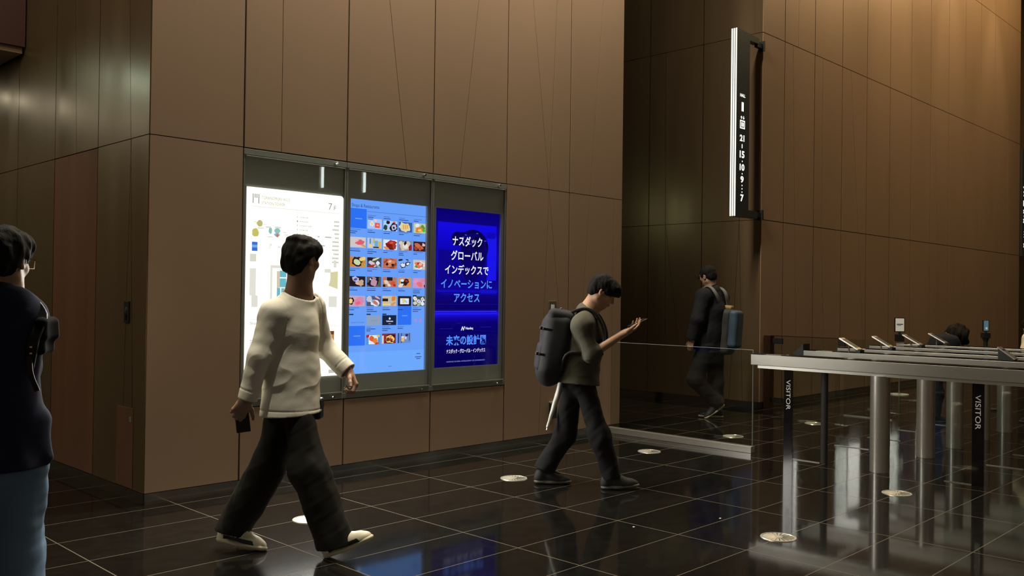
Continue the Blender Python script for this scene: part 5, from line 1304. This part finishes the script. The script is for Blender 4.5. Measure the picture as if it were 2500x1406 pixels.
blob('lid', M['bag'], t, [('box', bc+bu*0.212+bf*0.01, bax, (0.100, 0.135, 0.055), 0.04)], bc-0.40, bc+0.40, 0.006, (0.006, 22, 24))
blob('front_pocket', M['bag'], t, [('box', bc-bu*0.10-bf*0.075, bax, (0.055, 0.120, 0.115), 0.045)], bc-0.40, bc+0.40, 0.006, (0.006, 23, 22))
for z_, y_ in ((0.115, -0.05), (-0.075, -0.06)):
    blob('side_strap', M['black'], t, [('box', bc+bu*z_-bf*0.115+bs*y_*-1.5, bax, (0.026, 0.020, 0.014), 0.006), ('box', bc+bu*z_-bf*0.05+bs*0.147, bax, (0.07, 0.004, 0.012), 0.003)], bc-0.4, bc+0.4, 0.004)
blob('haul_loop', M['black'], t, [('cap', bc+bu*0.245-bf*0.04, bc+bu*0.275+bf*0.0, 0.011, 0.011, 0.01), ('cap', bc+bu*0.275, bc+bu*0.245+bf*0.05, 0.011, 0.011, 0.01)], bc-0.4, bc+0.4, 0.004)
sr, nb, ch = np.array(J['sr']), np.array(J['nbase']), np.array(J['chest'])
lat = nz(np.array(J['sl'])-sr); frw = nz(np.cross(lat, Z))
for q, sh_ in ((-1, 'sr'), (1, 'sl')):
    mid = nb*0.45+np.array(J[sh_])*0.55
    band('shoulder_strap', M['black'], t, [bc+bu*0.20+bf*0.07+lat*0.07*q, mid-frw*0.10+Z*0.055, mid+Z*0.088+frw*0.0, mid+frw*0.085+Z*0.045, mid+frw*0.145-Z*0.10, mid+frw*0.10-Z*0.24+lat*0.05*q, np.array(J['waist'])+lat*0.17*q-frw*0.06+Z*0.06, bc-bu*0.17+bf*0.09+lat*0.12*q], 0.028, 0.010, tuple(lat))

# --- man with the blue backpack behind the glass
J = POSE['backpack']
root = thing('person', 'man in black coat walking away behind the low glass barrier, blue backpack on his back', 'person', base(J))
o = dict(head=1.0, skin=(0.30, 0.18, 0.12), seed=5, hair=[((-0.012, 0, 0.036), (0.106, 0.087, 0.093)), ((-0.055, 0, -0.012), (0.056, 0.072, 0.068))],
         hair_cut=[((0.120, 0, -0.050), (0.094, 0.115, 0.105)), ((0.010, 0.085, -0.065), (0.042, 0.045, 0.070)), ((0.010, -0.085, -0.065), (0.042, 0.045, 0.070)), ((-0.06, 0, -0.115), (0.09, 0.1, 0.05))], lock=0.004)
body(J, o, root, 0.006); hair(J, o, root, M['hair'], 0.005)
M['black_coat'] = cloth('black_coat_wool', (0.010, 0.010, 0.012), 120)
shirt(J, dict(trunk=(0.185, 0.190, 0.200), slv=(0.090, 0.078, 0.062), hem_at=np.array(J['pelvis'])-Z*0.10, fold=0.010, foldf=14, seed=15, nr=0.066, flat=0.78, collar=0.06,
              extra=[(np.array(J['waist'])+np.array((-0.15, 0.06, -0.02)), np.array(J['pelvis'])+np.array((-0.27, 0.10, -0.06)), 0.07, 0.03, 0.06)]), root, M['black_coat'], 0.006, 'coat')
trousers(J, dict(legs=(0.165, 0.110, 0.090, 0.085), fold=0.008, foldf=16, seed=16, hem=0.02), root, M['black_denim'], 0.006)
for q in 'rl': shoe(J, q, root, M['black_shoe'], M['cream_sole'], h=0.005, sc=1.05)
mb = MB()
f_, u_, r_ = head_frame(J); Hh = Vector(J['head']); f_, u_, r_ = Vector(f_), Vector(u_), Vector(r_)
for q in (-1, 1):
    mb.obox(Hh+f_*0.105+r_*0.034*q+u_*0.008, (f_, r_, u_), (0.0015, 0.026, 0.018)); mb.obox(Hh+f_*0.05+r_*0.078*q+u_*0.012, (f_, r_, u_), (0.056, 0.0015, 0.003))
mb.build('glasses', M['black'], root)
bc = np.array(J['bag']); bu = nz(np.array((0, 0, 1.0))+0.06*np.array(RIGHT)); bf = nz(np.array(RIGHT)*0.85-np.array(FWD)*0.5); bf = nz(bf-bu*np.dot(bf, bu)); bs = np.cross(bf, bu)
bc = bc-bf*0.02
t = thing('backpack', 'blue-fronted dark backpack with grey straps on the man behind the glass', 'backpack', (bc[0], bc[1], 0.75))
M['blue_bag'] = mat('dusty_blue_nylon', (0.026, 0.052, 0.080), 0.6, 0, 0.4); M['grey_web'] = mat('grey_webbing', (0.13, 0.13, 0.13), 0.8); M['tan'] = mat('tan_patch', (0.30, 0.22, 0.09), 0.7)
bax = (bf, bs, bu)
blob('main_bag', M['black_soft'], t, [('box', bc-bf*0.05-bu*0.02, bax, (0.095, 0.150, 0.275), 0.06)], bc-0.42, bc+0.42, 0.007, (0.006, 41, 16))
blob('front_panel', M['blue_bag'], t, [('box', bc+bf*0.062+bu*0.02, bax, (0.060, 0.140, 0.225), 0.045)], bc-0.42, bc+0.42, 0.007, (0.004, 42, 16))
blob('carry_handle', M['tan'], t, [('box', bc-bf*0.055+bu*0.275, bax, (0.07, 0.05, 0.022), 0.012)], bc-0.42, bc+0.42, 0.005)
lat = nz(np.array(J['sl'])-np.array(J['sr'])); frw = nz(np.cross(lat, Z)); nb = np.array(J['nbase'])
for q, sh_ in ((-1, 'sr'), (1, 'sl')):
    mid = nb*0.45+np.array(J[sh_])*0.55
    band('shoulder_strap', M['grey_web'], t, [bc-bf*0.06+bu*0.22+lat*0.06*q, mid-frw*0.12+Z*0.01, mid-frw*0.02+Z*0.088, mid+frw*0.10+Z*0.02, mid+frw*0.15-Z*0.12, np.array(J['waist'])+lat*0.19*q+Z*0.05], 0.028, 0.007, tuple(lat), 0.005)
band('side_strap', M['grey_web'], t, [bc-bf*0.03+bs*-0.155+bu*0.25, bc+bf*0.0-bs*0.158+bu*0.02], 0.016, 0.005, tuple(bf), 0.005)

# --- man cut by the left edge, seen from behind
J = POSE['navy']
root = thing('person', 'man in navy jacket and blue jeans seen from behind, cut by the left edge', 'person', base(J))
o = dict(head=1.0, skin=(0.36, 0.22, 0.14), seed=6, hair=[((-0.012, 0, 0.036), (0.110, 0.091, 0.097)), ((-0.055, 0, -0.015), (0.060, 0.078, 0.070)), ((0.03, 0, 0.06), (0.075, 0.085, 0.06))],
         hair_cut=[((0.120, 0, -0.060), (0.094, 0.115, 0.100)), ((0.010, 0.085, -0.065), (0.042, 0.045, 0.070)), ((0.010, -0.085, -0.065), (0.042, 0.045, 0.070)), ((-0.06, 0, -0.13), (0.09, 0.1, 0.05))], lock=0.004)
body(J, o, root, 0.005); hair(J, o, root, M['hair'])
M['navy'] = cloth('navy_jacket', (0.016, 0.022, 0.050), 120)
shirt(J, dict(trunk=(0.160, 0.155, 0.172), slv=(0.072, 0.062, 0.055), hem_at=np.array(J['pelvis'])-Z*0.09, hem_n=(0.04, 0, -1), fold=0.013, foldf=13, seed=18, nr=0.064, flat=0.80, collar=0.035,
              extra=[(np.array(J['waist'])+np.array((0.13, -0.06, -0.06)), np.array(J['pelvis'])+np.array((0.155, -0.09, -0.05)), 0.06, 0.035, 0.05)]), root, M['navy'], 0.005, 'jacket')
M['jeans'] = cloth('blue_denim', (0.15, 0.24, 0.38), 200)
trousers(J, dict(legs=(0.160, 0.105, 0.088, 0.085), fold=0.012, foldf=19, seed=19, hem=0.03), root, M['jeans'])
for q in 'rl': shoe(J, q, root, M['black_shoe'], M['grey_sole'])
mb = MB(); f_, u_, r_ = head_frame(J); Hh = Vector(J['head']); f_, u_, r_ = Vector(f_), Vector(u_), Vector(r_)
for q in (-1, 1):
    c = Hh+f_*0.112+r_*0.034*q+u_*0.006
    for e in (-1, 1): mb.obox(c+u_*0.018*e, (f_, r_, u_), (0.0016, 0.027, 0.0014)); mb.obox(c+r_*0.026*e, (f_, r_, u_), (0.0016, 0.0014, 0.018))
    mb.obox(Hh+f_*0.052+r_*0.081*q+u_*0.014, (f_, r_, u_), (0.060, 0.0018, 0.0025))
mb.build('glasses', M['chrome'], root)
R_ = np.array(RIGHT); F_ = np.array(FWD); sp = np.array(J['sr'])+R_*0.108-F_*0.03-Z*0.045
t = thing('shoulder_bag', 'black bag with buckled straps on the shoulder of the man at the left edge', 'bag', tuple(sp))
M['dull_nylon'] = mat('dull_black_nylon', (0.010, 0.010, 0.012), 0.85, 0, 0.12)
blob('pouch', M['dull_nylon'], t, [('box', sp-R_*0.008+Z*0.015, (R_, F_, Z), (0.022, 0.060, 0.045), 0.021), ('box', sp-R_*0.018-Z*0.040, (R_, F_, Z), (0.018, 0.050, 0.040), 0.016)], sp-0.25, sp+0.25, 0.004, (0.007, 51, 26))
sr_ = np.array(J['sr'])
band('shoulder_strap', M['black'], t, [sr_+Z*0.075+F_*0.06-R_*0.02, sr_+Z*0.088+R_*0.010, sp+Z*0.066-R_*0.018-F_*0.02, sp-Z*0.02-F_*0.080-R_*0.014, sp-Z*0.09-F_*0.075-R_*0.030, sp-Z*0.15-F_*0.03-R_*0.065], 0.020, 0.005, tuple(R_))
band('loose_strap', M['black'], t, [sp-F_*0.08-Z*0.085-R_*0.032, sp-F_*0.09-Z*0.15-R_*0.020, sp-F_*0.09-Z*0.215+R_*0.006], 0.010, 0.003, tuple(R_))
bk_ = sp-F_*0.088-Z*0.062-R_*0.020
for e in (-1, 1):
    mb = MB(); mb.obox(bk_+Z*0.012*e, (Vector(R_), Vector(F_), Vector(Z)), (0.005, 0.004, 0.0028)); mb.build('buckle', M['chrome'], t)

# --- two people beyond the gates
def far_pose(x, y, lean, k=1.0, yaw=0.0, headdrop=0.0):
    """standing figure facing image right, bent forward by lean (radians)"""
    fwd = np.array(RIGHT)*math.cos(yaw)+np.array((FWD[0], FWD[1], 0))*math.sin(yaw); fwd[2] = 0; fwd = nz(fwd); lf = np.cross(Z, fwd)
    B = np.array((x, y, 0.0)); hp_ = 0.90*k; sp_ = lambda d: B+Z*hp_+(Z*math.cos(lean)+fwd*math.sin(lean))*d
    l2 = lean+headdrop
    nb = sp_(0.50*k); hd = nb+(Z*math.cos(l2)+fwd*math.sin(l2))*0.20*k
    fa = -Z*math.sin(l2)+fwd*math.cos(l2)
    sh = sp_(0.45*k)
    J = dict(head=hd, face=hd+fa*0.1, neck=nb*0.45+hd*0.55, nbase=nb, chest=sp_(0.32*k), waist=sp_(0.12*k), pelvis=B+Z*hp_)
    for q, s_ in (('r', -1), ('l', 1)):
        J['s'+q] = sh+lf*0.175*s_*k; J['e'+q] = J['s'+q]-Z*0.26*k+fwd*0.06+lf*0.02*s_; J['w'+q] = J['e'+q]-Z*0.14*k+fwd*0.19*k; J['k'+q] = J['w'+q]-Z*0.03+fwd*0.08
        J['h'+q] = B+Z*0.87*k+lf*0.085*s_*k; J['n'+q] = B+Z*0.47*k+lf*0.09*s_+fwd*0.02; J['a'+q] = B+Z*0.085+lf*0.095*s_-fwd*0.01; J['t'+q] = J['a'+q]+fwd*0.2-Z*0.075
    return {a: tuple(b) for a, b in J.items()}
J = far_pose(11.17, 3.95, 0.62, 0.74, 0.15, 0.60)
root = thing('person', 'dark-haired person in dark clothes bending forward behind the farthest gate bar', 'person', base(J))
o = dict(head=1.0, skin=(0.32, 0.19, 0.12), seed=7, hair=[((-0.012, 0, 0.034), (0.128, 0.108, 0.112)), ((-0.05, 0, -0.05), (0.09, 0.10, 0.09)), ((0.07, 0, 0.06), (0.06, 0.08, 0.05))],
         hair_cut=[((0.135, 0, -0.060), (0.090, 0.095, 0.100))], lock=0.014, lockf=55)
body(J, o, root, 0.006); hair(J, o, root, mat('dark_brown_hair', (0.012, 0.009, 0.006), 0.8, 0, 0.1, bump=(120, 0.5, 0.004, (1, 1, 0.3))), 0.005)
shirt(J, dict(trunk=(0.175, 0.17, 0.18), slv=(0.085, 0.072, 0.058), fold=0.010, foldf=15, seed=25, nr=0.064, flat=0.78), root, M['black_coat'], 0.007, 'jacket')
trousers(J, dict(legs=(0.155, 0.098, 0.082, 0.080), fold=0.008, seed=26), root, cloth('navy_trousers', (0.012, 0.016, 0.030)), 0.007)
for q in 'rl': shoe(J, q, root, M['black_shoe'], M['grey_sole'], h=0.006)
J = far_pose(12.02, 2.98, 0.12, 0.72, 2.2, 0.35)
root = thing('person', 'person in a bright cream jacket at the right edge, beyond the gate bars', 'person', base(J))
o = dict(head=0.98, skin=(0.38, 0.23, 0.15), seed=9, hair=[((-0.012, 0, 0.034), (0.116, 0.096, 0.102)), ((-0.05, 0, -0.04), (0.075, 0.088, 0.085))], hair_cut=[((0.125, 0, -0.055), (0.090, 0.105, 0.105))], lock=0.006)
body(J, o, root, 0.006); hair(J, o, root, M['hair'], 0.005)
shirt(J, dict(trunk=(0.180, 0.18, 0.19), slv=(0.095, 0.088, 0.066), fold=0.016, foldf=18, seed=35, nr=0.064, flat=0.8), root, cloth('cream_fleece', (0.72, 0.62, 0.42), 90), 0.006, 'jacket')
trousers(J, dict(legs=(0.150, 0.098, 0.085, 0.085), fold=0.008, seed=36), root, M['black_denim'], 0.007)
for q in 'rl': shoe(J, q, root, M['black_shoe'], M['grey_sole'], h=0.006)
